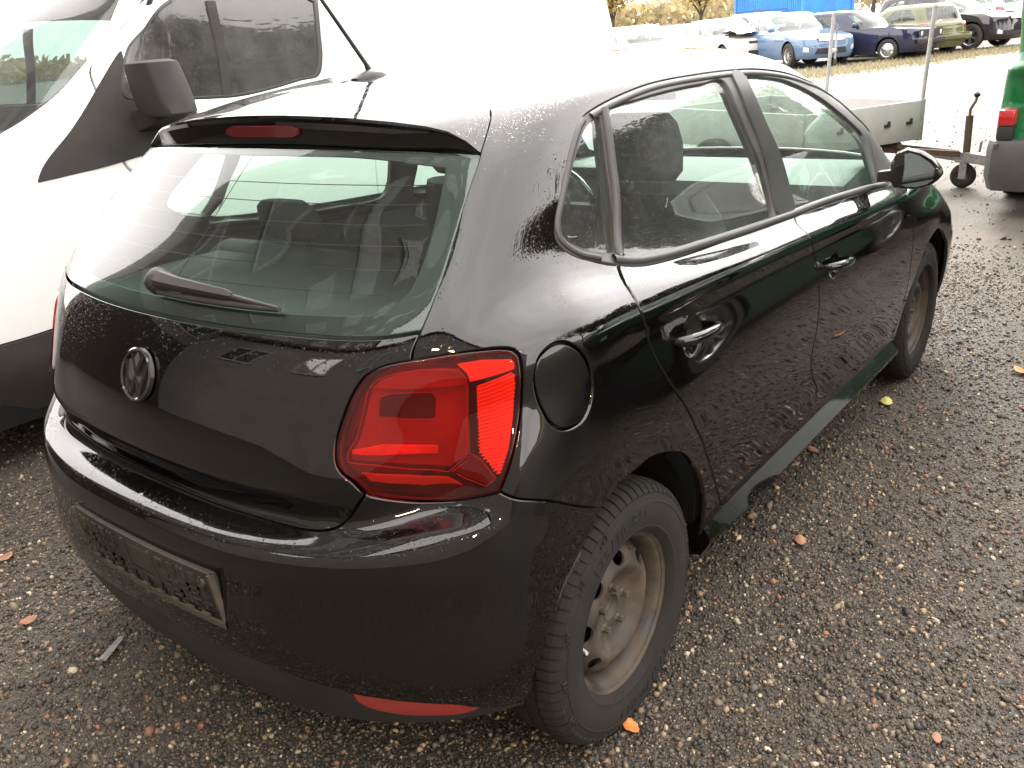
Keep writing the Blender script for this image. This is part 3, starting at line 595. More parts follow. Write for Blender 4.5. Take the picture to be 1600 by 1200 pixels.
def door(name, segs, hc):
    dish = ell(hc, .046, .040)
    L = loop(HB, *segs)
    ds = panel(name, HB, L, [dish], BP, car, sides='RL')
    cab = HB.toab([hc])[0]
    def bowl(P, N_, uv):
        q = (HB.toab(uv)-cab)/np.array([.05, .044]); r2 = (q**2).sum(1); dpt = .026*np.clip(1-r2, 0, 1)**.7
        P2 = P-N_*dpt[:, None]
        e = 1e-3; q2 = (HB.toab(uv+[e*5, 0])-cab)/np.array([.05, .044]); 
        t = P-HB.S([hc])[0]; t = t-(t*N_).sum(1, keepdims=True)*N_; N2 = N_-t/.05*.9; N2 /= np.linalg.norm(N2, axis=1, keepdims=True)
        return P2, N2
    for sd, d in zip('RL', ds):
        panel('handle_bowl', HB, dish, [], BP, d, gap=-.003, rad=.0005, fl=0, h=.007, sides=sd, fmap=bowl)
        c, n_ = HB.S([hc])[0], HB.nrm([hc])[0]; sy = 1 if sd == 'R' else -1
        e1 = HB.S([[hc[0]+.05, hc[1]]])[0]-c; e1 /= np.linalg.norm(e1); e1 = e1*1.0+np.array([0, 0, -.06]); e1 /= np.linalg.norm(e1); up = np.cross(n_, e1); up = up if up[2] > 0 else -up
        secs = []
        for s_, hh, oo, th in [(-.092, .006, .004, .004), (-.085, .011, .016, .010), (-.06, .0125, .030, .011), (-.02, .013, .036, .010), (.03, .013, .037, .010), (.07, .0125, .031, .011), (.092, .011, .018, .011), (.100, .007, .004, .006)]:
            sec = []
            for k in range(10):
                a = 2*PI*k/10; p = c+e1*s_+up*(.006+hh*math.sin(a))+n_*(oo+th*math.cos(a)); sec.append((p[0], p[1]*sy, p[2]))
            secs.append(sec)
        MB().loft(secs).build('handle', BP, d, ang=50)
    return ds
rdoor = door('rear_door', [O['rd_gap'], O['d_bot1'], rv(O['fd_gap']), O['trim_bot'][4:]], [6.415, 6.62])
fdoor = door('front_door', [O['fd_gap'], O['d_bot2'], O['ff_gap'], [O['ff_gap'][-1], [10.15, 8.7], [10.35, 9.15]], [[10.35, 9.15], O['trim_bot'][0]], O['trim_bot'][:5]], [8.17, 6.17])
# window surround, panes
dlo = loop(HB, O['dlo_q'], O['dlo_top'], [O['dlo_top'][-1], [10.35, 9.15], O['trim_bot'][0]], O['trim_bot'])
qg, rg, fg = [curve(O[k], HB, closed=True, step=.008) for k in ('q_glass', 'r_glass', 'f_glass')]
panel('window_surround', HB, dlo, [qg, rg, fg], M['rubber_trim'], car, off=-.001, gap=.002, rad=.003, fl=.02, sides='RL')
for nm, L in (('quarter_window', qg), ('rear_door_window', rg), ('front_door_window', fg)):
    panel(nm, HB, L, [], M['side_glass'], car, off=-.010, gap=-.006, fl=0, rad=.0005, h=.03, sides='RL')
panel('pillar_cover', HB, curve(O['pillar'], HB, closed=True, step=.008), [], M['pillar_black'], car, off=.004, gap=0, fl=.008, sides='RL')
panel('mirror_sail', HB, curve(O['sail'], HB, closed=True, step=.008), [], M['black_plastic'], car, off=.004, gap=0, fl=.008, sides='RL')
# raised ribs of the surround: lower weatherstrip, roof-side strip, divider of the quarter window
def strip_on(name, pts, w0, off, m, parent, n=6):
    """rounded rubber strip that follows a line on the body"""
    uv = HB.touv(curve(pts, HB, step=.03)); P = HB.S(uv); N_ = HB.nrm(uv); T_ = np.gradient(P, axis=0); T_ /= np.linalg.norm(T_, axis=1, keepdims=True); B_ = np.cross(N_, T_)
    for sy in (1, -1):
        secs = [[tuple((P[i]+B_[i]*w0*math.cos(PI*k/n)+N_[i]*(off*math.sin(PI*k/n)-.002))*np.array([1, sy, 1])) for k in range(n+1)] for i in range(len(P))]
        MB().loft(secs, closed=False, caps=False).build(name, m, parent, ang=70)
tb = np.array(O['trim_bot'])
ab = HB.toab(tb); strip_on('weatherstrip', HB.touv(ab+[0, .012]).tolist(), .011, .009, M['rubber_trim'], car)
dt = HB.touv(HB.toab(O['dlo_top'])-[0, .022]).tolist(); strip_on('roof_strip', dt[:-1], .008, .006, M['rubber_trim'], car)
dq = HB.toab(O['dlo_q']); ctr = HB.toab(O['q_glass']).mean(0); dq2 = dq+(ctr-dq)/np.linalg.norm(ctr-dq, axis=1, keepdims=True)*.014
strip_on('quarter_strip', HB.touv(dq2)[1:-1].tolist(), .008, .006, M['rubber_trim'], car)
qq = np.array(O['q_glass']); rr = np.array(O['r_glass'])
strip_on('divider', [((qq[6]+rr[0])/2+[0, .1]).tolist(), ((qq[8]+rr[-2])/2).tolist(), ((qq[10]+rr[-4])/2).tolist(), ((qq[11]+rr[-5])/2-[0, .05]).tolist()], .012, .011, M['rubber_trim'], car)
# tailgate with its window
gc = O['gap_c']
tg = loop(HB, O['tg_bot'], O['light_left'], gc[:3], [gc[2], [1.2, 8.93], [0, 8.935]], [[0, 8.935], O['tg_bot'][0]])
tail = panel('tailgate', HB, tg, [], BP, car, sides='B', gap=.0025)
rw = loop(HB, [[0, 8.955], [1.2, 8.95], [gc[2][0], gc[2][1]+.02]], gc[2:], [gc[-1], [1.5, 11.1], [0, 11.15]], [[0, 11.15], [0, 8.955]])
rear_win = panel('rear_window', HB, rw, [], M['rear_glass'], tail, off=.001, sides='B', gap=.003, fl=.006)
fr_in = loop(HB, [[0, 9.22], [1.1, 9.22], [1.75, 9.27]], [[1.75, 9.27], [1.98, 9.5], [2.02, 10.2], [2.0, 10.8]], [[2.0, 10.8], [1.0, 10.95], [0, 10.97]], [[0, 10.97], [0, 9.22]])
fr_ab = [fr_in.min(0), fr_in.max(0)]
panel('glass_border', HB, rw, [fr_in[fr_in[:, 0] > -1]] if False else [np.concatenate([fr_in+[.0006, 0]])], M['frit'], rear_win, off=-.004, sides='B', gap=.003, fl=0)
mb = MB()
for v in (9.45, 9.68, 9.91, 10.14, 10.37, 10.6):
    uv = [[u_, v+.0] for u_ in np.linspace(0, 1.9, 14)]; P = HB.S(uv)-HB.nrm(uv)*.005
    for sy in (1, -1): mb.tube([tuple(p*np.array([1, sy, 1])) for p in P], .0009, 4, False)
mb.build('demister_wire', M['frit'], rear_win)['kind'] = 'stuff'
# spoiler
sm = HB.S(rv(O['spoiler_seam'])); sm = np.array([[p[0], p[1], p[2]+.002] for p in sm])
TE = [(0, -.155, 1.388), (-.085, -.154, 1.387), (-.17, -.150, 1.384), (-.27, -.143, 1.379), (-.38, -.128, 1.369), (-.455, -.113, 1.358), (-.497, -.102, 1.347), (-.535, -.096, 1.328), (-.564, -.097, 1.309)]
secs = []
for j in range(9):
    s_, (y_, x_, z_) = sm[j], TE[j]; f = 1-max(0, j-4)/4.0*.93; q = []
    for t in (0, .2, .4, .6, .8, .93):
        q.append((s_[0]+(x_-s_[0])*t, s_[1]+(y_-s_[1])*t, s_[2]+(z_-s_[2])*t+.0025*f*math.sin(PI*t)))
    q += [(x_-.004*f, y_, z_-.002*f), (x_-.006*f, y_, z_-.008*f), (x_-.002*f, y_*.997, z_-.016*f), (x_-.001*f, y_*.99, z_-.045*f), (x_+.003*f, y_*.985, z_-.068*f), (x_+.025*f, y_*.98, z_-.073*f), (x_+.06*f, y_*.98, z_-.06*f)]
    secs.append(q)
full = [[(p[0], -p[1], p[2]) for p in q] for q in secs[:0:-1]]+secs
spo = MB().loft(full, closed=False, caps=False).build('spoiler', BP, car, ang=24)
s2 = [[(-.1625+.0006*abs(k), y_, 1.352+dz) for dz in (-.013, -.011, .011, .013)] for k, y_ in enumerate(())]
bl = MB(); pts = []
for k in range(13):
    y_ = -.125+.25*k/12; e = 1-max(0, (abs(y_)-.10)/.026)**2*.6; x_ = -.156+.16*y_*y_
    pts.append([(x_-.0035, y_, 1.350-.012*e), (x_-.0065, y_, 1.350-.010*e), (x_-.0065, y_, 1.352+.010*e), (x_-.0035, y_, 1.352+.012*e), (x_+.012, y_, 1.352+.012*e), (x_+.012, y_, 1.350-.012*e)])
bl.loft(pts).build('brake_light', M['brake_red'], spo, ang=40)
# rear wiper
def on(u, v, o, s=1): 
    uv = [[abs(u), v]]; p = HB.S(uv)[0]+HB.nrm(uv)[0]*o; return (p[0], p[1]*(1 if u >= 0 else -1), p[2])
n0 = HB.nrm([[0, 9.3]])[0]
wp = thing('wiper', None, None); wp.parent = car
cap = MB(); rotn = Vector(n0).to_track_quat('Y', 'Z').to_matrix().to_4x4()
cap.lathe([(0, .034), (.012, .033), (.022, .028), (.027, .018), (.028, .0)], 20, Matrix.Translation(Vector(on(-.06, 9.32, .006))) @ rotn)
cap.build('pivot_cap', M['black_plastic'], wp, ang=60)
arm = []
for u_, v_, o_, w_, t_ in [(-.05, 9.33, .028, .018, .009), (.05, 9.315, .03, .017, .010), (.2, 9.30, .028, .014, .010), (.4, 9.285, .026, .012, .010), (.62, 9.265, .025, .010, .009), (.68, 9.258, .022, .006, .006)]:
    p = Vector(on(u_, v_, o_)); nn = Vector(HB.nrm([[abs(u_), v_]])[0]); dn = Vector((0, -1, 0)).cross(nn).normalized()
    arm.append([tuple(p+dn*w_*a_+nn*t_*b_) for a_, b_ in ((-1, -1), (-1, .3), (-.6, 1), (.6, 1), (1, .3), (1, -1))])
MB().loft(arm).build('arm', M['black_plastic'], wp, ang=40)
MB().tube([on(u_, 9.215-.02*u_, .012) for u_ in (-.02, .3, .6, .9, 1.05)], [.006, .008, .008, .007, .005], 8).build('blade', M['rubber_trim'], wp, ang=60)
MB().tube([on(.62, 9.262, .022), on(.8, 9.235, .018), on(1.04, 9.20, .014)], [.007, .006, .004], 8).build('blade_tip', M['black_plastic'], wp, ang=60)
# badge: ring, V and W
bc = HB.S([[0, 7.48]])[0]; bn = HB.nrm([[0, 7.48]])[0]
BM = Matrix.Translation(Vector(bc)+Vector(bn)*.002) @ Vector(bn).to_track_quat('Y', 'Z').to_matrix().to_4x4()
bd = MB(); prof = [(.0475, .0), (.048, .008), (.0515, .0105), (.055, .008), (.056, 0)]
bd.lathe(prof, 48, BM); badge = bd.build('badge', M['gloss_black'], tail, ang=40)
dk = MB(); dk.lathe([(0, .002), (.05, .002), (.05, 0)], 40, BM); dk.build('badge_disc', M['gloss_black'], badge, ang=40)
def bar(mb, p0, p1, w, h, Mx):
    d = (Vector(p1)-Vector(p0)); L = d.length; d.normalize(); s_ = Vector((-d.y, d.x)); q = [Vector(p0)+s_*w, Vector(p0)-s_*w, Vector(p1)-s_*w, Vector(p1)+s_*w]
    mb.add([(v.x, .001, v.y) for v in q]+[(v.x, h, v.y) for v in q], [(0,1,2,3), (7,6,5,4), (0,4,5,1), (1,5,6,2), (2,6,7,3), (3,7,4,0)], Mx)
lt = MB()
for sx in (1, -1):
    bar(lt, (sx*.021, .041), (sx*.001, .007), .0045, .008, BM)
    bar(lt, (sx*.0385, .026), (sx*.0175, -.040), .0045, .0085, BM)
    bar(lt, (sx*.0165, -.040), (sx*.002, -.006), .0045, .008, BM)
lt.build('monogram', M['gloss_black'], badge)['kind'] = 'stuff'
# bumper, valance, reflectors
bmp = loop(HB, O['tg_bot'], rv(O['light_bot']), O['bump_seam'], rv(O['arch_a']), rv(O['val_r']), rv(O['refl_top']), rv(O['val_l']), [O['val_l'][0], O['tg_bot'][0]])
bumper = panel('rear_bumper', HB, bmp, [], BP, car, off=.001, sides='B', gap=.0015, fl=.02)
vl = loop(HB, O['val_l'], O['refl_bot'], O['val_r'], [O['val_r'][-1], [3.99, .01]], [[3.99, .01], [0, .01]], [[0, .01], O['val_l'][0]])
panel('valance', HB, vl, [], M['black_plastic'], bumper, off=-.003, sides='B', gap=.0005, fl=.03)
rl = loop(HB, O['refl_top'], rv(O['refl_bot']))
panel('reflector', HB, rl, [], M['reflector_red'], bumper, off=-.002, sides='RL', gap=.002, fl=.01, h=.012)
# tail lights
tl = loop(HB, O['light_left'], O['light_top'], O['light_right'], O['light_bot'])
tll = panel('tail_light', HB, tl, [], M['red_lens'], car, off=.003, sides='RL', gap=.003, fl=.012, h=.012)
for sd, t_ in zip('RL', tll):
    panel('lamp_housing', HB, tl, [], M['lamp_dark'], t_, off=-.034, gap=.001, fl=0, sides=sd, h=.015)
    tl_in = tl; c_ = tl.mean(0)
    panel('lamp_rim', HB, tl, [c_+(tl-c_)*.93], M['lamp_black'], t_, off=-.006, gap=.004, fl=.02, sides=sd, h=.015)
    for nm, key, mm, of in (('lamp_bowl', 'L_main', 'lamp_red', -.026), ('lamp_top', 'L_top', 'lamp_red', -.014), ('lamp_reverse', 'L_dark', 'lamp_black', -.020), ('lamp_bar', 'L_bright', 'lamp_strip', -.016), ('lamp_clear', 'L_white', 'lamp_white', -.008), ('lamp_corner', 'L_corner', 'lamp_bright', -.008), ('lamp_corner_top', 'L_cornertop', 'lamp_bright', -.010), ('lamp_foot', 'L_cornerlow', 'lamp_dark', -.010)):
        q_ = O[key]; Lq = loop(HB, *[[q_[i_], q_[(i_+1) % len(q_)]] for i_ in range(len(q_))], step=.006)
        panel(nm, HB, Lq, [], M[mm], t_, off=of, gap=.0012, fl=.006, rad=.0015, sides=sd, h=.01)
    # bright edges and ribs of the lamp
    rb = MB(); cc_ = np.array(O['L_corner']); v0, v1 = cc_[:, 1].min(), cc_[:, 1].max(); Lc = loop(HB, O['L_corner'], [O['L_corner'][-1], O['L_corner'][0]]) if False else curve(O['L_corner'], HB, closed=True)
    for k in range(26):
        vv = v0+(v1-v0)*(k+.5)/26; us_ = np.linspace(3.3, 4.0, 40); q = HB.toab(np.stack([us_, vv+(us_-3.65)*.28], 1)); ok = _inside(q, Lc)
        if ok.sum() < 4: continue
        uv = HB.touv(q[ok]); P = HB.S(uv)-HB.nrm(uv)*.0075
        rb.tube([(p[0], p[1]*(1 if sd == 'R' else -1), p[2]) for p in P], .0018, 5, False)
    rb.build('lamp_ribs', M['lamp_bright'], t_, ang=60)['kind'] = 'stuff'
    eg = MB()
    for key, cl in (('L_main', True), ('L_dark', True), ('L_cornerlow', True)):
        q_ = O[key]; uv = HB.touv(loop(HB, *[[q_[i_], q_[(i_+1) % len(q_)]] for i_ in range(len(q_))], step=.01)); P = HB.S(uv)-HB.nrm(uv)*(.008 if key != 'L_dark' else .017)
        eg.tube([(p[0], p[1]*(1 if sd == 'R' else -1), p[2]) for p in P], .0017 *.5 if key != 'L_dark' else .0006, 5, False)
    eg.build('lamp_edges', M['lamp_edge'], t_, ang=60)['kind'] = 'stuff'
# number-plate holder with its moulded ribs
ph = thing('plate_holder', None, None); ph.parent = bumper
def plate_pt(a, b, o):   # a across -.26...26, b up -.06...06
    y = -.022+a; z = .533+b; x = -.662-.11*b+.16*max(0, abs(a)-.02)**2*1.0-o; return (x, y, z)
def slab(mb, a0, a1, b0, b1, o0, o1):
    n = max(1, int((a1-a0)/.06)); secs = []
    for i in range(n+1):
        a = a0+(a1-a0)*i/n; secs.append([plate_pt(a, b0, o0), plate_pt(a, b0, o1), plate_pt(a, b1, o1), plate_pt(a, b1, o0)])
    mb.loft(secs)
base = MB(); slab(base, -.26, .26, -.064, .062, -.012, .001); base.build('back_plate', M['holder_plastic'], ph)
fr_ = MB(); slab(fr_, -.262, .262, -.066, -.052, -.005, .010); slab(fr_, -.262, -.256, -.066, .062, -.005, .007); slab(fr_, .256, .262, -.066, .062, -.005, .007)
for k in range(9): slab(fr_, -.22+k*.052, -.197+k*.052, -.060, -.045, .0, .013)
M['rail_plastic'] = pbr('rail_plastic', (.05, .04, .028), .6, var=.4, scale=30, dirt=.8, dirtcol=(.085, .064, .042), dscale=20)
for q in (-.225, .225):
    c_ = plate_pt(q, .035, .004); MB().lathe([(.004, -.002), (.010, -.002), (.011, .004), (.007, .004), (.007, 0)], 16, Matrix.Translation((c_[0], c_[1], c_[2])) @ Matrix.Rotation(R(-90), 4, 'Z')).build('screw_ring', M['rail_plastic'], ph, ang=40)
fr_.build('clip_rail', M['rail_plastic'], ph)['kind'] = 'stuff'
rbs = MB(); rr_ = random.Random(5)
for blk in (-1, 1):
    for col in range(5):
        a = blk*.165-.075+col*.034
        for row in range(3):
            b_ = -.035+row*.031; sty = rr_.randrange(5)
            if sty == 0: slab(rbs, a, a+.026, b_, b_+.005, 0, .006); slab(rbs, a, a+.026, b_+.012, b_+.017, 0, .006); slab(rbs, a, a+.005, b_, b_+.017, 0, .006)
            elif sty == 1: slab(rbs, a, a+.006, b_, b_+.024, 0, .006); slab(rbs, a+.013, a+.019, b_, b_+.024, 0, .006)
            elif sty == 2: slab(rbs, a, a+.028, b_+.004, b_+.009, 0, .006); slab(rbs, a+.011, a+.016, b_, b_+.022, 0, .006)
            elif sty == 3: slab(rbs, a, a+.022, b_, b_+.022, 0, .005)
            else: slab(rbs, a, a+.026, b_+.014, b_+.022, 0, .006); slab(rbs, a+.02, a+.026, b_, b_+.02, 0, .006)
slab(rbs, -.055, .035, -.01, .045, 0, .004); slab(rbs, -.06, -.055, -.045, .055, 0, .007); slab(rbs, .04, .046, -.045, .055, 0, .007); slab(rbs, -.055, .04, -.022, -.016, 0, .007); slab(rbs, -.01, -.004, -.045, -.02, 0, .007)
rbs.build('moulded_ribs', M['holder_plastic'], ph)['kind'] = 'stuff'
# sills
for sy in (1, -1):
    secs = []
    for i in range(20):
        x = .375+1.68*i/19; zt = .332-.034*(x-.375)/1.68; e = .012*min(1, i/1.5)
        secs.append([(x, sy*-.785, zt+.002), (x, sy*-(.796+e*.2), zt-.002), (x, sy*-(.824+e), zt-.046), (x, sy*-(.824+e), zt-.056), (x, sy*-.800, zt-.098), (x, sy*-.74, zt-.112), (x, sy*-.70, zt-.08)])
    MB().loft(secs).build('sill', BP, car, ang=28)
# scrape marks on the quarter panel
sc_ = MB()
for ab_ in ([(700, 1055), (740, 1020), (800, 980), (860, 945), (930, 910)],): pass
# door mirror
for sy, sd in ((1, 'R'), (-1, 'L')):
    md = thing('door_mirror', None, None); md.parent = car
    secs = []
    for y_, zt, zb, xr_, xf_ in [(-.835, 1.035, .965, 1.70, 1.74), (-.845, 1.062, .945, 1.69, 1.765), (-.875, 1.074, .937, 1.688, 1.80), (-.92, 1.066, .942, 1.69, 1.805), (-.96, 1.045, .956, 1.695, 1.79), (-.982, 1.022, .975, 1.702, 1.765), (-.992, 1.005, .99, 1.712, 1.74)]:
        sh_ = .42*(.992-abs(y_))*min(1, max(0, (abs(y_)-.83)/.03)); xr_ += sh_; xf_ += sh_*.6; zc, hz, hx = (zt+zb)/2, (zt-zb)/2, xf_-xr_
        sec = [(xr_+.004, sy*y_, zc-hz*.9), (xr_, sy*y_, zc-hz*.55), (xr_, sy*y_, zc+hz*.55), (xr_+.004, sy*y_, zc+hz*.9)]
        for k in range(9): 
            a = PI/2-PI*k/8; sec.append((xr_+.016+(hx-.016)*math.cos(a), sy*y_, zc+hz*math.sin(a)))
        secs.append(sec)
    MB().loft(secs).build('mirror_shell', BP, md, ang=40)
    g = [(-.853, 1.05, .957), (-.885, 1.061, .949), (-.92, 1.054, .953), (-.955, 1.036, .965), (-.975, 1.017, .981)]
    top = [(sy*y_, z_) for y_, z_, _ in g]; bot = [(sy*y_, z_) for y_, _, z_ in g[::-1]]
    gm = MB().prism(top+bot, 0, 0, .006); gm.V = [(v[0]+1.683+.42*(.992-abs(v[1])), v[1], v[2]) for v in gm.V]; gm.build('mirror_glass', M['mirror_glass'], md)
    MB().loft([[(1.76, sy*-.78, .955), (1.80, sy*-.78, .955), (1.80, sy*-.78, .99), (1.76, sy*-.78, .99)], [(1.76, sy*-.85, .962), (1.81, sy*-.85, .962), (1.81, sy*-.85, 1.0), (1.76, sy*-.85, 1.0)]]).build('mirror_arm', M['black_plastic'], md)
# aerial
ae = thing('aerial', None, None); ae.parent = car
zr = 1.437
secs = [[(x_, y_, z_) for y_, z_ in ((-w_, zr-.01), (-w_, zr+h_*.5), (-w_*.5, zr+h_), (w_*.5, zr+h_), (w_, zr+h_*.5), (w_, zr-.01))] for x_, w_, h_ in ((.135, .012, .003), (.155, .020, .014), (.185, .021, .021), (.215, .019, .019), (.245, .010, .006))]
MB().loft(secs).build('aerial_base', M['rubber_trim'], ae, ang=50)
MB().tube([(.190, 0, 1.452), (.180, 0, 1.470), (.10, 0, 1.573), (-.06, 0, 1.775)], [.0095, .0055, .0048, .0038], 10).build('mast', M['rubber_trim'], ae, ang=60)
# wheel wells, floor, inner walls
for x in (0, 2.47):
    for sy in (1, -1):
        ww = MB()
        Mx = Matrix.Translation((x, 0, .29)) @ Matrix.Scale(sy, 4, (0, 1, 0))
        ww.lathe([(.372, -.765), (.372, -.52), (.05, -.50)], 28, Mx, R(6), R(174)); ww.build('wheel_well', M['liner'], car)
fl_ = MB(); fl_.box((1.25, 0, .27), (3.0, 1.0, .05)); fl_.box((1.23, 0, .26), (1.6, 1.5, .05)); fl_.build('underbody', M['liner'], car)
wins = [qg, rg, fg]
lin = loop(HB, [[0, 1.2], [5.0, 1.2]], [[5.0, 1.2], O['arch_b'][0]], O['arch_b'], [O['arch_b'][-1], [9.8, 1.0]], [[9.8, 1.0], farch[1]], farch[1:-1], [farch[-2], [12.3, 1.0]], [[12.3, 1.0], [14, 1.0]], [[14, 1.0], [14, 9.05]],
           [[14, 9.05], [11.1, 9.1]], [[11.1, 9.1], [10.9, 9.5], [10.75, 10.5], [10.7, 11.4], [10.8, 12.0]], [[10.8, 12.0], [14, 12.25]], [[14, 12.25], [14, 14]], [[14, 14], [0, 14]], [[0, 14], [0, 11.2]],
           [[0, 11.2], [1.7, 11.15], [1.95, 10.8]], [[1.95, 10.8], [1.85, 9.6], [1.7, 9.15]], [[1.7, 9.15], [1.0, 9.1], [0, 9.1]], [[0, 9.1], [0, 1.2]])
panel('inner_trim', HB, lin, wins, M['cabin_plastic'], car, off=-.034, gap=.012, fl=0, rad=.001, sides='B', h=.04)
ws = loop(HB, [[14, 9.05], [12.5, 9.05], [11.0, 9.1]], [[11.0, 9.1], [10.75, 9.5], [10.6, 10.5], [10.55, 11.4], [10.65, 12.0]], [[10.65, 12.0], [11.5, 12.2], [14, 12.25]], [[14, 12.25], [14, 9.05]])
panel('windscreen', HB, ws, [], M['side_glass'], car, off=-.003, sides='B', gap=.003, fl=0, h=.04)
hl = []
for x in np.linspace(.25, 1.45, 9): hl.append([(x, -.50+.04*abs(x-.8), 1.345), (x, -.25, 1.385), (x, 0, 1.395), (x, .25, 1.385), (x, .50-.04*abs(x-.8), 1.345)])
MB().loft(hl, closed=False, caps=False).build('headliner', M['headliner'], car, ang=60)
# seats, shelf, dashboard, steering wheel
CF = M['cabin_fabric']
MB().box((-.12, 0, .985), (.52, 1.12, .03), bev=.01).build('parcel_shelf', CF, car, ang=40)
def seat(name, y, x, wide, parent, front=True):
    s_ = thing(name, None, None); s_.parent = parent
    secs = []
    for t, hw, th in ((0, .9, .07), (.1, 1, .08), (.6, 1.0, .075), (.85, .9, .06), (1, .72, .04)):
        cx, cz = x-.20*t, .50+.56*t; sec = []
        for k in range(12):
            a = 2*PI*k/12; sec.append((cx+th*math.cos(a), y+wide*hw*math.copysign(abs(math.sin(a))**.6, math.sin(a)), cz+th*.25*math.cos(a)))
        secs.append(sec)
    MB().loft(secs).build('seat_back', CF, s_, ang=60)
    MB().box((x+.24, y, .42), (.52, wide*1.9, .16), bev=.05).build('cushion', CF, s_, ang=60)
    return s_
def headrest(x, y, z, w_, h_, parent):
    secs = []
    for t, k_ in ((0, .75), (.15, .95), (.55, 1.0), (.85, .9), (1, .7)):
        sec = []
        for k in range(12):
            a = 2*PI*k/12; sec.append((x-.03*t+.045*math.cos(a)*k_, y+w_*k_*math.copysign(abs(math.sin(a))**.6, math.sin(a)), z+h_*t))
        secs.append(sec)
    o = MB().loft(secs).build('headrest', CF, parent, ang=60)
    for q in (-.05, .05): MB().tube([(x, y+q, z-.08), (x-.01, y+q, z+.05)], .007, 8).build('headrest_post', M['chrome'], o, ang=60)
for y in (-.36, .36):
    s_ = seat('front_seat', y, 1.12, .245, car); headrest(.90, y, 1.09, .13, .19, s_)
sb = MB(); sb.box((0, 0, .29), (.13, 1.24, .60), Matrix.Translation((.26, 0, .46)) @ Matrix.Rotation(R(-20), 4, 'Y'), bev=.05); rs = sb.build('rear_seat', CF, car, ang=60)
for y in (-.36, 0, .36): headrest(.17, y, 1.02 if y else 1.0, .12, .11 if y else .08, rs)
db = [[(1.62, y, .70), (1.60, y, .86), (1.66, y, .955), (1.85, y, .985), (2.30, y, .95), (2.3, y, .6), (1.7, y, .5)] for y in np.linspace(-.70, .70, 9)]
MB().loft(db).build('dashboard', M['cabin_plastic'], car, ang=45)
MB().box((0, 0, 0), (.16, .32, .03), Matrix.Translation((1.72, .37, .985)), bev=.012).build('instrument_hood', M['cabin_plastic'], car, ang=40)
sw = thing('steering_wheel', None, None); sw.parent = car
SM = Matrix.Translation((1.48, .37, .88)) @ Matrix.Rotation(R(65), 4, 'Y')
MB().tube([(.18*math.cos(2*PI*k/32), .18*math.sin(2*PI*k/32), 0) for k in range(33)], .015, 8, False, SM).build('wheel_rim', M['gloss_black'], sw, ang=60)
hb_ = MB(); hb_.box((0, 0, -.02), (.13, .16, .05), SM, bev=.02); hb_.box((0, .1, -.015), (.03, .17, .018), SM); hb_.box((0, -.1, -.015), (.03, .17, .018), SM); hb_.build('wheel_hub', M['cabin_plastic'], sw, ang=40)
MB().box((1.60, 0, 1.285), (.02, .20, .06), bev=.008).build('rear_view_mirror', M['cabin_plastic'], car, ang=40)

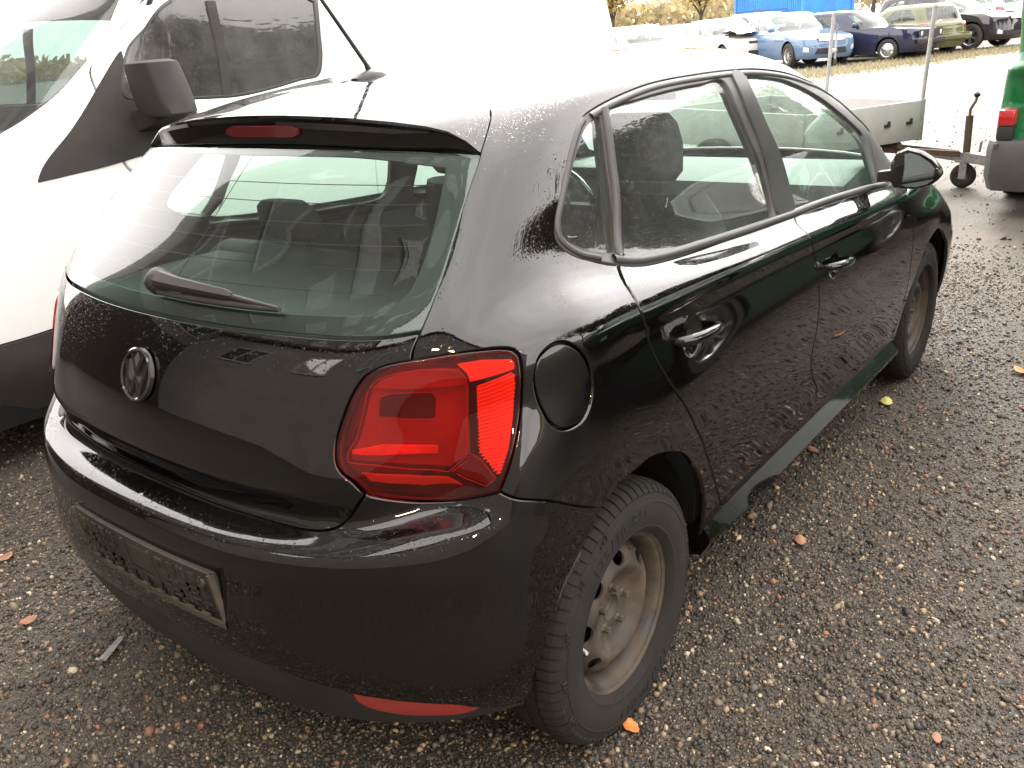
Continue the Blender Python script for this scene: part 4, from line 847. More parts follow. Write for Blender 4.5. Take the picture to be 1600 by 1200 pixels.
# ------------------------------------------------------------------ wheels of the hatchback
def steel_wheel(parent):
    wh = thing('wheel', None, None); wh.parent = parent
    # outer face towards -Y; axis along Y; outer tyre face at y = -.089
    R0 = .300; tp = [(.186, -.070), (.192, -.078), (.200, -.0838), (.203, -.0862), (.207, -.0858), (.210, -.0868), (.232, -.0905), (.252, -.0895), (.2575, -.0885), (.2585, -.0898), (.2625, -.0886), (.2635, -.0866), (.270, -.085), (.284, -.077), (.292, -.067)]
    prof = tp+[(.2965, -.055), (.299, -.03), (.300, 0), (.299, .03), (.2965, .055), (.292, .067), (.284, .077), (.252, .0895), (.22, .0905), (.19, .078)]
    ty = MB().lathe(prof, 96).build('tyre', M['tyre'], wh, ang=32)
    tr = MB()
    for k in range(72):
        a = 2*PI*k/72; r_ = Matrix.Rotation(-a, 4, 'Y')
        for sd in (-1, 1):
            sec = [(.2795, sd*.0815), (.287, sd*.0755), (.2945, sd*.0668), (.2985, sd*.055), (.3015, sd*.040)]
            w_ = .0098; V = []
            for r2, h_ in sec: V += [(r2+.0022, h_*1.012, -w_), (r2+.0022, h_*1.012, w_), (r2-.004, h_, w_), (r2-.004, h_, -w_)]
            F = []
            for i in range(4): F += [(i*4+q, i*4+(q+1) % 4, i*4+4+(q+1) % 4, i*4+4+q) for q in range(4)]
            F += [(0, 1, 2, 3), (16, 17, 18, 19)]
            tr.add(V, F, r_)
        for h_ in (-.018, .018): tr.box((.3005, h_, 0), (.006, .028, .021), r_ @ Matrix.Rotation(R(14 if h_ > 0 else -14), 4, 'X'))
    tr.build('tread_blocks', M['tyre'], ty)['kind'] = 'stuff'
    # sidewall marking and moulded pattern
    mk_ = MB()
    for txt, ac, sz in (('175/70 R14', 107, .036), ('175/70 R14', 287, .036)):
        n = len(txt)
        for i, ch in enumerate(txt):
            if ch == ' ': continue
            V, F = text_mb(ch, sz, .0012); a = R(ac+(n/2-i-.5)*5.6)
            Mx = Matrix.Rotation(-a, 4, 'Y') @ Matrix.Translation((.238, -.0905, 0)) @ Matrix(((0, 1, 0, 0), (0, 0, -1, 0), (-1, 0, 0, 0), (0, 0, 0, 1))) @ Matrix.Scale(-1 if False else 1, 4)
            mk_.add(V, F, Mx)
    mk_.build('size_marking', M['tyre_text'], ty)['kind'] = 'stuff'
    pt_ = MB()
    for k in range(16):
        a = 2*PI*k/16+.12
        if abs(((math.degrees(a)-107+180) % 360)-180) < 34 or abs(((math.degrees(a)-287+180) % 360)-180) < 34: continue
        for q in range(3): 
            aa = a+q*.045; pt_.box((.268-q*.004, -.0868, 0), (.020, .004, .004), Matrix.Rotation(-aa, 4, 'Y') @ Matrix.Rotation(R(25), 4, 'Y'))
    pt_.build('sidewall_pattern', M['tyre_text'], ty)['kind'] = 'stuff'
    # rim: outer lip, well
    rim = MB().lathe([(.181, -.062), (.188, -.070), (.192, -.0735), (.1935, -.071), (.1915, -.066), (.186, -.062), (.176, -.058), (.170, -.050), (.164, -.030), (.158, .0), (.156, .05)], 72).build('rim', M['steel_rim'], wh, ang=40)
    # disc with vents, cut in (angle, radius)
    def prof_r(r, an):
        k = np.array([.030, .046, .060, .075, .092, .106, .120, .132, .142, .150, .156]); hgt = np.array([-.030, -.031, -.030, -.034, -.050, -.0585, -.056, -.048, -.040, -.030, -.012])
        s_ = .5+.5*np.cos(8*an); y_ = np.interp(r, k, hgt)
        return y_+.006*s_*np.exp(-((r-.128)/.012)**2)
    vents = []
    for k in range(8):
        a = 2*PI*k/8
        vents.append(np.array([((a+.165*math.cos(t))*.1, .1285+.0150*math.sin(t)) for t in np.linspace(0, 2*PI, 17)[:-1]]))
        a2 = a+PI/8; vents.append(np.array([((a2+.03*math.cos(t))*.1, .138+.0035*math.sin(t)) for t in np.linspace(0, 2*PI, 9)[:-1]]))
    th0, th1 = -.2, 2*PI-.2
    pts = []; edges = []
    def ring(L, closed=True):
        b_ = len(pts); pts.extend([Vector(p) for p in L]); n = len(L); edges.extend([(b_+i, b_+(i+1) % n) for i in range(n)])
    n = 120; outer = [(th0*.1+(th1-th0)*.1*i/n, .030) for i in range(n+1)]+[(th1*.1, r) for r in np.linspace(.030, .156, 18)[1:-1]]+[(th1*.1-(th1-th0)*.1*i/n, .156+.0035*math.cos(8*(th1-(th1-th0)*i/n))) for i in range(n+1)]+[(th0*.1, r) for r in np.linspace(.156, .030, 18)[1:-1]]
    ring(outer); [ring(v) for v in vents]
    oa = np.array(outer); gx, gy = np.meshgrid(np.linspace(th0*.1, th1*.1, 150)[1:-1], np.linspace(.034, .152, 18)); gp = np.stack([gx.ravel(), gy.ravel()], 1)
    ok = _inside(gp, oa)
    for v in vents: ok &= ~_inside(gp, (v-v.mean(0))*1.12+v.mean(0))
    pts.extend([Vector(p) for p in gp[ok]])
    vo, eo, fo, *_ = geometry.delaunay_2d_cdt(pts, edges, [], 0, 1e-7); P2 = np.array([(v.x, v.y) for v in vo]); F = np.array([f for f in fo if len(f) == 3]); ce = P2[F].mean(1); ok = _inside(ce, oa)
    for v in vents: ok &= ~_inside(ce, v)
    F = F[ok]; an = P2[:, 0]*10; V = np.stack([P2[:, 1]*np.cos(an), prof_r(P2[:, 1], an), P2[:, 1]*np.sin(an)], 1)
    d = MB().add(V, F); 
    for v in vents:   # turned edges of the holes
        a_ = v[:, 0]*10; r_ = v[:, 1]; y_ = prof_r(r_, a_); n = len(v); A = [(r_[i]*math.cos(a_[i]), y_[i], r_[i]*math.sin(a_[i])) for i in range(n)]; B = [(p[0], p[1]+.006, p[2]) for p in A]
        d.add(A+B, [(i, (i+1) % n, n+(i+1) % n, n+i) for i in range(n)])
    d.build('wheel_disc', M['steel_rim'], rim, ang=50)
    MB().lathe([(0, -.012), (.014, -.013), (.018, -.018), (.026, -.017), (.029, -.024), (.031, -.031)], 24).build('hub', M['bolt'], rim, ang=40)
    for k in range(5):
        a = 2*PI*k/5+R(18); Mx = Matrix.Rotation(-a, 4, 'Y') @ Matrix.Translation((.050, -.030, 0))
        b_ = MB().lathe([(.0, -.017), (.0075, -.017), (.0085, -.0155), (.0085, -.004), (.012, 0)], 6, Mx); b_.lathe([(0, -.014), (.0045, -.0145), (.005, -.0175), (.0078, -.0175)], 8, Mx); b_.build('wheel_bolt', M['bolt'], rim)
    Mx = Matrix.Rotation(R(-188), 4, 'Y') @ Matrix.Translation((.150, -.045, 0)) @ Matrix.Rotation(R(20), 4, 'Z')
    MB().lathe([(0, -.024), (.004, -.024), (.0045, -.017), (.0035, -.012), (.005, 0)], 10, Mx).build('valve', M['scuff'], rim, ang=60)
    MB().lathe([(.13, .02), (.13, .05), (0, .05)], 32).build('brake_drum', M['liner'], wh)
    return wh
wproto = steel_wheel(car); wproto.location = (0, -.729, .293); wproto.rotation_euler = (0, R(6), 0)
for x, y, rz, ry in ((2.47, -.729, 0, 40), (0, .729, 180, 10), (2.47, .729, 180, 70)):
    w2 = copy_tree(wproto, car); w2.location = (x, y, .293); w2.rotation_euler = (0, R(ry), R(rz))

VAN_RINGS = [[(-0.22,-0,0.22),(-0.215,-0.45,0.22),(-0.19,-0.756,0.22),(-0.15,-0.864,0.22),(-0.06,-0.9,0.22),(0.25,-0.9,0.22),(1.2,-0.9,0.22),(2.2,-0.9,0.22),(3,-0.9,0.22),(3.6,-0.9,0.22),(4.05,-0.9,0.22),(4.5,-0.86,0.22),(4.78,-0.74,0.22),(4.9,-0.45,0.22),(4.93,-0,0.22)],
[(-0.26,-0,0.42),(-0.255,-0.4825,0.42),(-0.23,-0.8106,0.42),(-0.19,-0.9264,0.42),(-0.1,-0.965,0.42),(0.25,-0.965,0.42),(1.2,-0.965,0.42),(2.2,-0.965,0.42),(3,-0.965,0.42),(3.6,-0.965,0.42),(4.05,-0.965,0.42),(4.5,-0.94,0.42),(4.83,-0.8,0.42),(4.97,-0.48,0.42),(5,-0,0.42)],
[(-0.26,-0,0.58),(-0.255,-0.486,0.58),(-0.23,-0.8165,0.58),(-0.19,-0.9331,0.58),(-0.1,-0.972,0.58),(0.25,-0.972,0.58),(1.2,-0.972,0.58),(2.2,-0.972,0.58),(3,-0.972,0.58),(3.6,-0.972,0.58),(4.05,-0.972,0.56),(4.5,-0.95,0.54),(4.84,-0.81,0.54),(4.98,-0.48,0.54),(5.01,-0,0.54)],
[(-0.26,-0,0.85),(-0.255,-0.49,0.85),(-0.23,-0.8232,0.85),(-0.19,-0.9408,0.85),(-0.1,-0.98,0.85),(0.25,-0.98,0.85),(1.2,-0.98,0.85),(2.2,-0.98,0.85),(3,-0.98,0.85),(3.6,-0.98,0.85),(4.05,-0.978,0.82),(4.5,-0.945,0.8),(4.82,-0.79,0.8),(4.94,-0.46,0.8),(4.97,-0,0.8)],
[(-0.26,-0,1.08),(-0.255,-0.4885,1.08),(-0.23,-0.8207,1.08),(-0.19,-0.9379,1.08),(-0.1,-0.977,1.08),(0.25,-0.977,1.08),(1.2,-0.977,1.08),(2.2,-0.977,1.08),(3,-0.977,1.08),(3.6,-0.977,1.08),(4.05,-0.97,1.03),(4.48,-0.92,1),(4.76,-0.72,1.02),(4.86,-0.42,1.03),(4.88,-0,1.04)],
[(-0.26,-0,1.22),(-0.255,-0.486,1.22),(-0.23,-0.8165,1.22),(-0.19,-0.9331,1.22),(-0.1,-0.972,1.22),(0.25,-0.972,1.22),(1.2,-0.972,1.22),(2.2,-0.972,1.22),(3,-0.972,1.22),(3.6,-0.972,1.22),(4.05,-0.95,1.16),(4.4,-0.87,1.16),(4.58,-0.66,1.18),(4.66,-0.38,1.2),(4.68,-0,1.2)],
[(-0.25,-0,1.36),(-0.245,-0.481,1.36),(-0.22,-0.8081,1.36),(-0.18,-0.9235,1.36),(-0.09,-0.962,1.36),(0.25,-0.962,1.36),(1.2,-0.962,1.36),(2.2,-0.962,1.36),(3,-0.962,1.36),(3.6,-0.962,1.36),(3.95,-0.935,1.31),(4.18,-0.86,1.31),(4.32,-0.62,1.32),(4.4,-0.32,1.33),(4.42,-0,1.33)],
[(-0.23,-0,1.56),(-0.225,-0.464,1.56),(-0.2,-0.7795,1.56),(-0.16,-0.8909,1.56),(-0.07,-0.928,1.56),(0.25,-0.928,1.56),(1.2,-0.928,1.56),(2.2,-0.928,1.56),(3,-0.928,1.56),(3.6,-0.928,1.56),(3.78,-0.905,1.53),(3.94,-0.845,1.53),(4.06,-0.6,1.53),(4.13,-0.31,1.53),(4.15,-0,1.53)],
[(-0.21,-0,1.76),(-0.205,-0.44,1.76),(-0.18,-0.7392,1.76),(-0.14,-0.8448,1.76),(-0.05,-0.88,1.76),(0.25,-0.88,1.76),(1.2,-0.88,1.76),(2.2,-0.88,1.76),(3,-0.88,1.76),(3.6,-0.88,1.76),(3.6,-0.865,1.75),(3.7,-0.81,1.75),(3.8,-0.57,1.76),(3.86,-0.3,1.76),(3.88,-0,1.76)],
[(-0.17,-0,1.88),(-0.165,-0.4075,1.88),(-0.14,-0.6846,1.88),(-0.1,-0.7824,1.88),(-0.01,-0.815,1.88),(0.25,-0.815,1.88),(1.2,-0.815,1.88),(2.2,-0.815,1.88),(3,-0.815,1.88),(3.6,-0.815,1.88),(3.45,-0.79,1.875),(3.52,-0.74,1.88),(3.6,-0.5,1.89),(3.65,-0.27,1.89),(3.67,-0,1.89)],
[(0.02,-0,1.945),(0.025,-0.31,1.945),(0.05,-0.5208,1.945),(0.09,-0.5952,1.945),(0.18,-0.62,1.945),(0.25,-0.62,1.945),(1.2,-0.62,1.945),(2.2,-0.62,1.945),(3,-0.62,1.945),(3.6,-0.62,1.945),(3.2,-0.6,1.94),(3.26,-0.55,1.945),(3.32,-0.38,1.95),(3.36,-0.2,1.95),(3.38,-0,1.95)],
[(0.32,-0,1.975),(0.37,-0,1.975),(0.42,-0,1.975),(0.48,-0,1.975),(0.57,-0,1.975),(1,-0,1.975),(1.4,-0,1.975),(2.1,-0,1.975),(2.6,-0,1.975),(2.8,-0,1.975),(2.9,-0,1.975),(2.93,-0,1.975),(2.96,-0,1.975),(2.98,-0,1.975),(3,-0,1.975)]]
VO = {"screen_edge":[[10.825,8.156],[10.667,7.553],[10.659,7.276],[10.779,6.902],[10.887,6.63],[11.05,6.396],[11.22,6.156],[11.366,5.965]],"window":[[8.637,7.984],[8.974,7.556],[9.783,7.219],[9.818,7.042],[9.633,6.362],[8.533,5.929],[7.835,6.18],[7.669,6.27],[7.609,6.644],[7.569,7.229],[7.517,7.978]],"post":[[8.379,7.992],[8.308,7.996],[8.453,5.942],[8.532,5.947]],"door_seam":[[8.911,8.021],[10.311,7.577],[10.515,7.211],[10.527,6.964],[10.304,6.706],[10.0,6.416],[9.816,6.154],[9.672,5.527],[9.571,4.511]],"trim":[[10.44,4.702],[10.276,6.076],[10.001,7.192],[9.818,7.042],[9.63,6.338],[8.818,5.923],[8.922,4.469],[9.368,4.691],[9.575,4.723],[10.05,4.753]],"clad":[[10.567,1.873],[10.843,1.942],[11.095,1.945]],"rear_edge":[[4.085,6.524]]}
# ------------------------------------------------------------------ shared vehicle pieces
M['white_paint'] = paint('white_paint', (.80, .80, .79), dust=.05, drops=.1, dustcol=(.33, .29, .25), speck=.5)
M['van_glass'] = glass('van_glass', (.66, .84, .76), film=.07, drops=.5, refl=1.0)
M['van_side_glass'] = glass('van_side_glass', (.22, .26, .25), film=.13, drops=.6)
M['tyre_plain'] = pbr('tyre_plain', (.025, .024, .023), .85, var=.3, dirt=.4)
M['alloy'] = pbr('alloy', (.55, .55, .56), .3, metal=.9, var=.1)
M['dark_plastic'] = pbr('dark_plastic', (.03, .029, .029), .7, spec=.25, var=.2, bump=.15, bscale=300, dirt=.2)
M['lamp_glass'] = pbr('lamp_glass', (.62, .64, .66), .08, coat=1, var=.25, scale=30)
M['lamp_amber'] = pbr('lamp_amber', (.60, .40, .18), .15, coat=.8)
M['red_lamp'] = pbr('red_lamp', (.42, .02, .02), .15, coat=.8, var=.2)
M['far_glass'] = glass('far_glass', (.45, .56, .52), film=.10, drops=0)
M['cabin_dark'] = pbr('cabin_dark', (.03, .03, .032), .9)
M['plate_white'] = pbr('plate_white', (.7, .7, .68), .4)
def plain_wheel(r, wdt, style, parent, m_rim):
    """tyre + rim; outer face towards -Y"""
    wh = thing('wheel', None, None); wh.parent = parent; h = wdt/2; rr = r*.64
    MB().lathe([(rr, -h*.8), (rr*1.1, -h), (r*.9, -h), (r*.975, -h*.8), (r, -h*.45), (r, h*.45), (r*.975, h*.8), (r*.9, h), (rr, h*.9)], 36).build('tyre', M['tyre_plain'], wh, ang=35)
    rm = MB().lathe([(rr*.90, h*.3), (rr*.92, -h*.55), (rr*.98, -h*.80), (rr*1.01, -h*.84), (rr*1.02, -h*.75)], 36).build('rim', m_rim, wh, ang=40)
    if style == 'cover':
        MB().lathe([(0, -h*.82), (rr*.25, -h*.84), (rr*.5, -h*.74), (rr*.8, -h*.72), (rr*.95, -h*.62)], 28, mod=lambda q, a, an, j: (q, a+(.012*(math.sin(an*14) > 0) if j in (2, 3) else 0))).build('hub_cap', m_rim, rm, ang=50)
    else:
        n = {'five': 5, 'ten': 10, 'twin': 10}[style]; sp = MB()
        for k in range(n):
            a = 2*PI*k/n + ((.17 if k % 2 else -.17) if style == 'twin' else 0); Mx = Matrix.Rotation(-a, 4, 'Y'); w0, w1 = (.12, .09) if style == 'five' else (.06, .045)
            sp.loft([[(rr*.12, -h*.62, -rr*w0), (rr*.12, -h*.62, rr*w0), (rr*.12, -h*.30, rr*w0), (rr*.12, -h*.30, -rr*w0)], [(rr*.55, -h*.72, -rr*w1), (rr*.55, -h*.72, rr*w1), (rr*.55, -h*.4, rr*w1), (rr*.55, -h*.4, -rr*w1)], [(rr*.97, -h*.80, -rr*w1*1.3), (rr*.97, -h*.80, rr*w1*1.3), (rr*.97, -h*.5, rr*w1*1.3), (rr*.97, -h*.5, -rr*w1*1.3)]], M=Mx)
        sp.lathe([(0, -h*.70), (rr*.17, -h*.68), (rr*.2, -h*.3)], 20); sp.build('spokes', m_rim, rm, ang=40)
        MB().lathe([(0, -h*.1), (rr*.9, -h*.05)], 24).build('brake_disc', M['cabin_dark'], rm)
    return wh
# ------------------------------------------------------------------ WHITE VAN (parked nose towards the camera, left of the hatchback)
VN = Loft(VAN_RINGS)
van = thing('white_van', 'white panel van with black mirror and dark lower cladding, parked alongside on the left', 'van', (4.42, 2.86, 0), PI)
WP = M['white_paint']
def varc(cx, t0, t1, n=10): return VN.find([(cx+.385*math.cos(R(t0+(t1-t0)*i/n)), .32+.385*math.sin(R(t0+(t1-t0)*i/n))) for i in range(n+1)], (0, 2), (4, 13, 0, 6))
AX = (.97, 3.90)
a0, a1 = [varc(cx, 141, 39) for cx in AX]; b0, b1 = [varc(cx, 198, 141, 6) for cx in AX]; c0, c1 = [varc(cx, 39, -18, 6) for cx in AX]
e_ = VO['screen_edge']; vtop = 8.7
scr = loop(VN, [[14, 6.1], [12.5, 6.05], e_[7]], rv(e_), [e_[0], [10.9, vtop]], [[10.9, vtop], [14, vtop]])
scr_hole = scr
win = curve(VO['window']+[VO['window'][0]], VN, step=.015)[:-1]
wint = loop(VN, rv(VO['window'][:4]), [VO['window'][0], [8.55, 8.25], [7.62, 8.25], VO['window'][-1]], rv(VO['window'][3:]))
CL = 1.9
vbody = loop(VN, [[0, CL], a0[0]], a0, [a0[-1], a1[0]], a1, [a1[-1], [14, CL]],
             [[14, CL], [14, 6.1]], [[14, 6.1], [12.5, 6.05], e_[7]], rv(e_), [e_[0], [10.9, vtop]], [[10.9, vtop], [14, vtop]], [[14, vtop], [14, 11]], [[14, 11], [0, 11]], [[0, 11], [0, CL]])
# front door as its own panel: seam ahead of the mirror, rear seam behind the window
ds = VO['door_seam']
fdoor_l = loop(VN, [[8.6, 8.42]]+ds, [ds[-1], [9.35, 3.6], [9.0, 2.1]], [[9.0, 2.1], [7.35, 2.05]], [[7.35, 2.05], [7.25, 8.42]], [[7.25, 8.42], [8.6, 8.42]])
panel('body_shell', VN, vbody, [fdoor_l], WP, van, sides='B', h=.035, gap=.004, fl=.03)
vd = panel('front_door', VN, fdoor_l, [wint], WP, van, sides='RL', h=.03, gap=.004, fl=.03)
lowc = loop(VN, [[0, .02], [b0[0][0], .02]], [[b0[0][0], .02], b0[0]], b0, [b0[-1], [0, CL]], [[0, CL], [0, .02]])
midc = loop(VN, [[c0[-1][0], .02], [b1[0][0], .02]], [[b1[0][0], .02], b1[0]], b1, [b1[-1], c0[0]], c0, [c0[-1], [c0[-1][0], .02]])
frc = loop(VN, [[c1[-1][0], .02], [14, .02]], [[14, .02], [14, CL]], [[14, CL], c1[0]], c1, [c1[-1], [c1[-1][0], .02]])
for nm, L_ in (('rear_bumper', lowc), ('sill', midc), ('front_bumper', frc)): panel(nm, VN, L_, [], M['dark_plastic'], van, off=.004, sides='B', h=.04)
c_ = scr.mean(0); scr_in = c_+(scr-c_)*np.array([.93, .90]); 
sc2 = scr.copy(); inx = c_+(scr-c_)*np.array([.955, .9]); inx[scr[:, 0] > VN.a[-1]-1e-3, 0] = VN.a[-1]
scn = panel('windscreen', VN, scr, [], M['van_glass'], van, off=-.002, sides='B', h=.04, fl=0)
for sd, d in zip('RL', vd):
    gl = panel('door_window', VN, wint, [], M['van_side_glass'], d, off=-.012, gap=-.006, fl=0, sides=sd, h=.04)
    panel('window_post', VN, loop(VN, VO['post'][:2], VO['post'][1:3], VO['post'][2:], [VO['post'][3], VO['post'][0]]), [], M['dark_plastic'], d, off=-.004, gap=0, sides=sd)
    sc_w = wint.mean(0); panel('window_seal', VN, sc_w+(wint-sc_w)*1.0, [sc_w+(wint-sc_w)*.955], M['rubber_trim'], d, off=-.003, gap=.001, fl=.01, sides=sd, h=.03)
tr_l = curve(VO['trim']+[VO['trim'][0]], VN, step=.012)[:-1]
trm = panel('mirror_trim', VN, tr_l, [], M['dark_plastic'], van, off=.006, gap=.001, fl=.01, sides='RL')
for sy in (1, -1):      # mirror built on local left (+y) then mirrored
    md = thing('door_mirror', None, None); md.parent = van
    # local frame: x forward; world x = 4.42 - lx, world y = 2.86 - ly
    def wl(x, y, z): return (4.42-x, sy*(2.86-y), z)
    secs = []
    for z_, x0_, x1_, dpt in [(1.318, .72, .92, .10), (1.328, .67, .965, .15), (1.37, .655, .97, .165), (1.43, .650, .945, .165), (1.495, .655, .91, .16), (1.520, .665, .885, .15), (1.530, .69, .86, .11)]:
        # housing: wide across (world y from 1.58 to 1.80), deep along x
        ya, yb = 1.61-.05*(1.53-z_)/.2, 1.80
        xa = .655-.10*(z_-1.42); sec = []
        for k in range(12):
            a = 2*PI*k/12; ca, sa = math.copysign(abs(math.cos(a))**.38, math.cos(a)), math.copysign(abs(math.sin(a))**.38, math.sin(a))
            sec.append(wl(xa+dpt*.5*ca, (ya+yb)/2+(yb-ya)/2*sa*min(1, dpt/.15), z_))
        secs.append(sec)
    MB().loft(secs).build('mirror_shell', M['dark_plastic'], md, ang=50)
    ar = MB(); ar.loft([[wl(.70, 1.74, 1.31), wl(.80, 1.74, 1.31), wl(.80, 1.74, 1.37), wl(.70, 1.74, 1.37)], [wl(.62, 1.93, 1.24), wl(.80, 1.93, 1.24), wl(.80, 1.93, 1.34), wl(.62, 1.93, 1.34)]]); ar.build('mirror_arm', M['dark_plastic'], md, bevel=.01)
# ribs of the trim triangle
inn = loop(VN, [[0, CL], a0[0]], a0, [a0[-1], a1[0]], a1, [a1[-1], [14, CL]], [[14, CL], [14, 6.1]], [[14, 6.1], [12.5, 6.05], e_[7]], rv(e_), [e_[0], [10.9, vtop]], [[10.9, vtop], [14, vtop]], [[14, vtop], [14, 11]], [[14, 11], [0, 11]], [[0, 11], [0, CL]])
panel('inner_wall', VN, inn, [wint], M['cabin_dark'], van, off=-.05, gap=-.004, fl=0, sides='B', h=.08)
cab = thing('cab', None, None); cab.parent = van
MB().box((2.55, 0, 1.15), (.04, 1.75, 1.5)).build('bulkhead', M['cabin_dark'], cab)
for y in (-.5, .1, .5):
    MB().box((0, 0, .33), (.13, .46, .66), Matrix.Translation((2.85, y, .85)) @ Matrix.Rotation(R(-14), 4, 'Y'), bev=.05).build('seat_back', CF, cab, ang=50)
    MB().box((2.68, y, 1.60), (.10, .26, .18), bev=.05).build('headrest', CF, cab, ang=50)
MB().loft([[(3.55, y, .8), (3.5, y, 1.12), (3.6, y, 1.24), (3.95, y, 1.27), (4.3, y, 1.2), (4.3, y, .7)] for y in (-.86, -.4, 0, .4, .86)]).build('dashboard', M['cabin_plastic'], cab, ang=40)
MB().tube([(.2*math.cos(2*PI*k/28), .2*math.sin(2*PI*k/28), 0) for k in range(29)], .016, 8, False, Matrix.Translation((3.42, .5, 1.2)) @ Matrix.Rotation(R(50), 4, 'Y')).build('steering_wheel', M['gloss_black'], cab, ang=60)
ww = MB()
for x in AX:
    for sy in (1, -1): ww.lathe([(.40, -.95), (.40, -.6), (.05, -.58)], 24, Matrix.Translation((x, 0, .32)) @ Matrix.Scale(sy, 4, (0, 1, 0)), R(2), R(178))
ww.build('wheel_well', M['liner'], van)['kind'] = 'stuff'
MB().box((2.45, 0, .24), (4.7, 1.76, .1)).build('underbody', M['liner'], van)
w0 = plain_wheel(.335, .215, 'cover', van, M['dark_plastic']); w0.location = (3.90, -.85, .335)
for x, y, rz in ((.97, -.85, 0), (3.90, .85, PI), (.97, .85, PI)):
    w2 = copy_tree(w0, van); w2.location = (x, y, .335); w2.rotation_euler = (0, .4, rz)
hl_ = loop(VN, [[11.6, 4.15], [12.9, 4.2]], [[12.9, 4.2], [13.0, 3.2]], [[13.0, 3.2], [11.9, 3.1]], [[11.9, 3.1], [11.6, 4.15]])
panel('headlight', VN, hl_, [], M['lamp_glass'], van, off=.004, sides='RL', fl=.01)

# ------------------------------------------------------------------ generic car bodies for the parked rows
def car_rings(L, W, zb, zr, x_rt, x_rb, xrbelt, x_cowl, x_wt, z_hood, z_hf, w_roof=.74, box=1.0, hatch_z=None, tail=.0, zcowl=None, clr=.20):
    """L length, W half width, zb belt, zr roof; x_rb rear bumper, x_rt roof rear end, x_cowl windscreen base, x_wt windscreen top (x from the rear)"""
    zc = zcowl or zb-.02; R_ = []
    def ring(zr_, zs, zf, w_, xr, xf, rr=1.0, fr=1.0, ws=None):
        rear = [(xr+o*rr, w_*f, zr_) for f, o in ((0, 0), (.45, .012), (.74, .05), (.92, .13), (.985, .27))]
        x0, x1 = xr+.52*rr, xf-.95*fr
        side = [(x0+(x1-x0)*t, w_, zs+(zf-zs)*max(0, t-.6)*.8) for t in (0, .2, .42, .62, .82, 1.0)]
        front = [(xf-.52*fr, w_*.97, zf), (xf-.22*fr, w_*.86, zf), (xf-.05*fr, w_*.52, zf), (xf, 0, zf)]
        R_.append(rear+side+front)
    b = 1/box
    ring(clr, clr-.02, clr, W*.92, x_rb+.07, L-.06, b, b); ring(clr+.10, clr+.09, clr+.09, W*.965, x_rb+.02, L-.015, b, b)
    ring(.45, .44, .42, W*.99, x_rb, L, b, b); ring(.58, .56, .54, W, x_rb+.01, L-.005, b, b)
    ring(.70, .68, z_hf-.10, W, x_rb+.045+tail*.2, L-.03, b, b); ring(.80, .79, z_hf-.04, W*.995, x_rb+.06+tail*.4, L-.05, b, b)
    ring((.80+zb)/2+.01, (.80+zb)/2+.02, z_hf+.01, W*.985, (x_rb+.06+tail*.4+xrbelt)/2, L-.10, b, b)
    ring(zb-.06, zb-.05, (z_hf+z_hood)/2+.015, W*.965, xrbelt-.02, (L-.10+x_cowl)/2+.15, b, 1.0)
    ring(zb, zb, zc, W*.925, xrbelt+.03, x_cowl, b, .9)
    zt = zr-.115; wt = W*w_roof+.05*W
    ring((zb+zt)/2, (zb+zt)/2, (zc+zt)/2, (W*.925+wt)/2+.012, (xrbelt+x_rt)/2, (x_cowl+x_wt)/2+.03, b, .8)
    ring(zt, zt, zt, wt, x_rt, x_wt, b, .65)
    ring(zr-.035, zr-.035, zr-.04, wt*.86, x_rt+.10, x_wt-.16, .9, .5)
    rr = np.array(R_[-1]); mid = (x_rt+x_wt)/2
    R_.append([(mid+(p[0]-mid)*.72, 0, zr) for p in R_[-1]])
    A = np.array(R_, float); A[:, :, 1] *= -1
    # centre-line stations must sit on y = 0
    A[:, 0, 1] = 0; A[:, -1, 1] = 0; return A
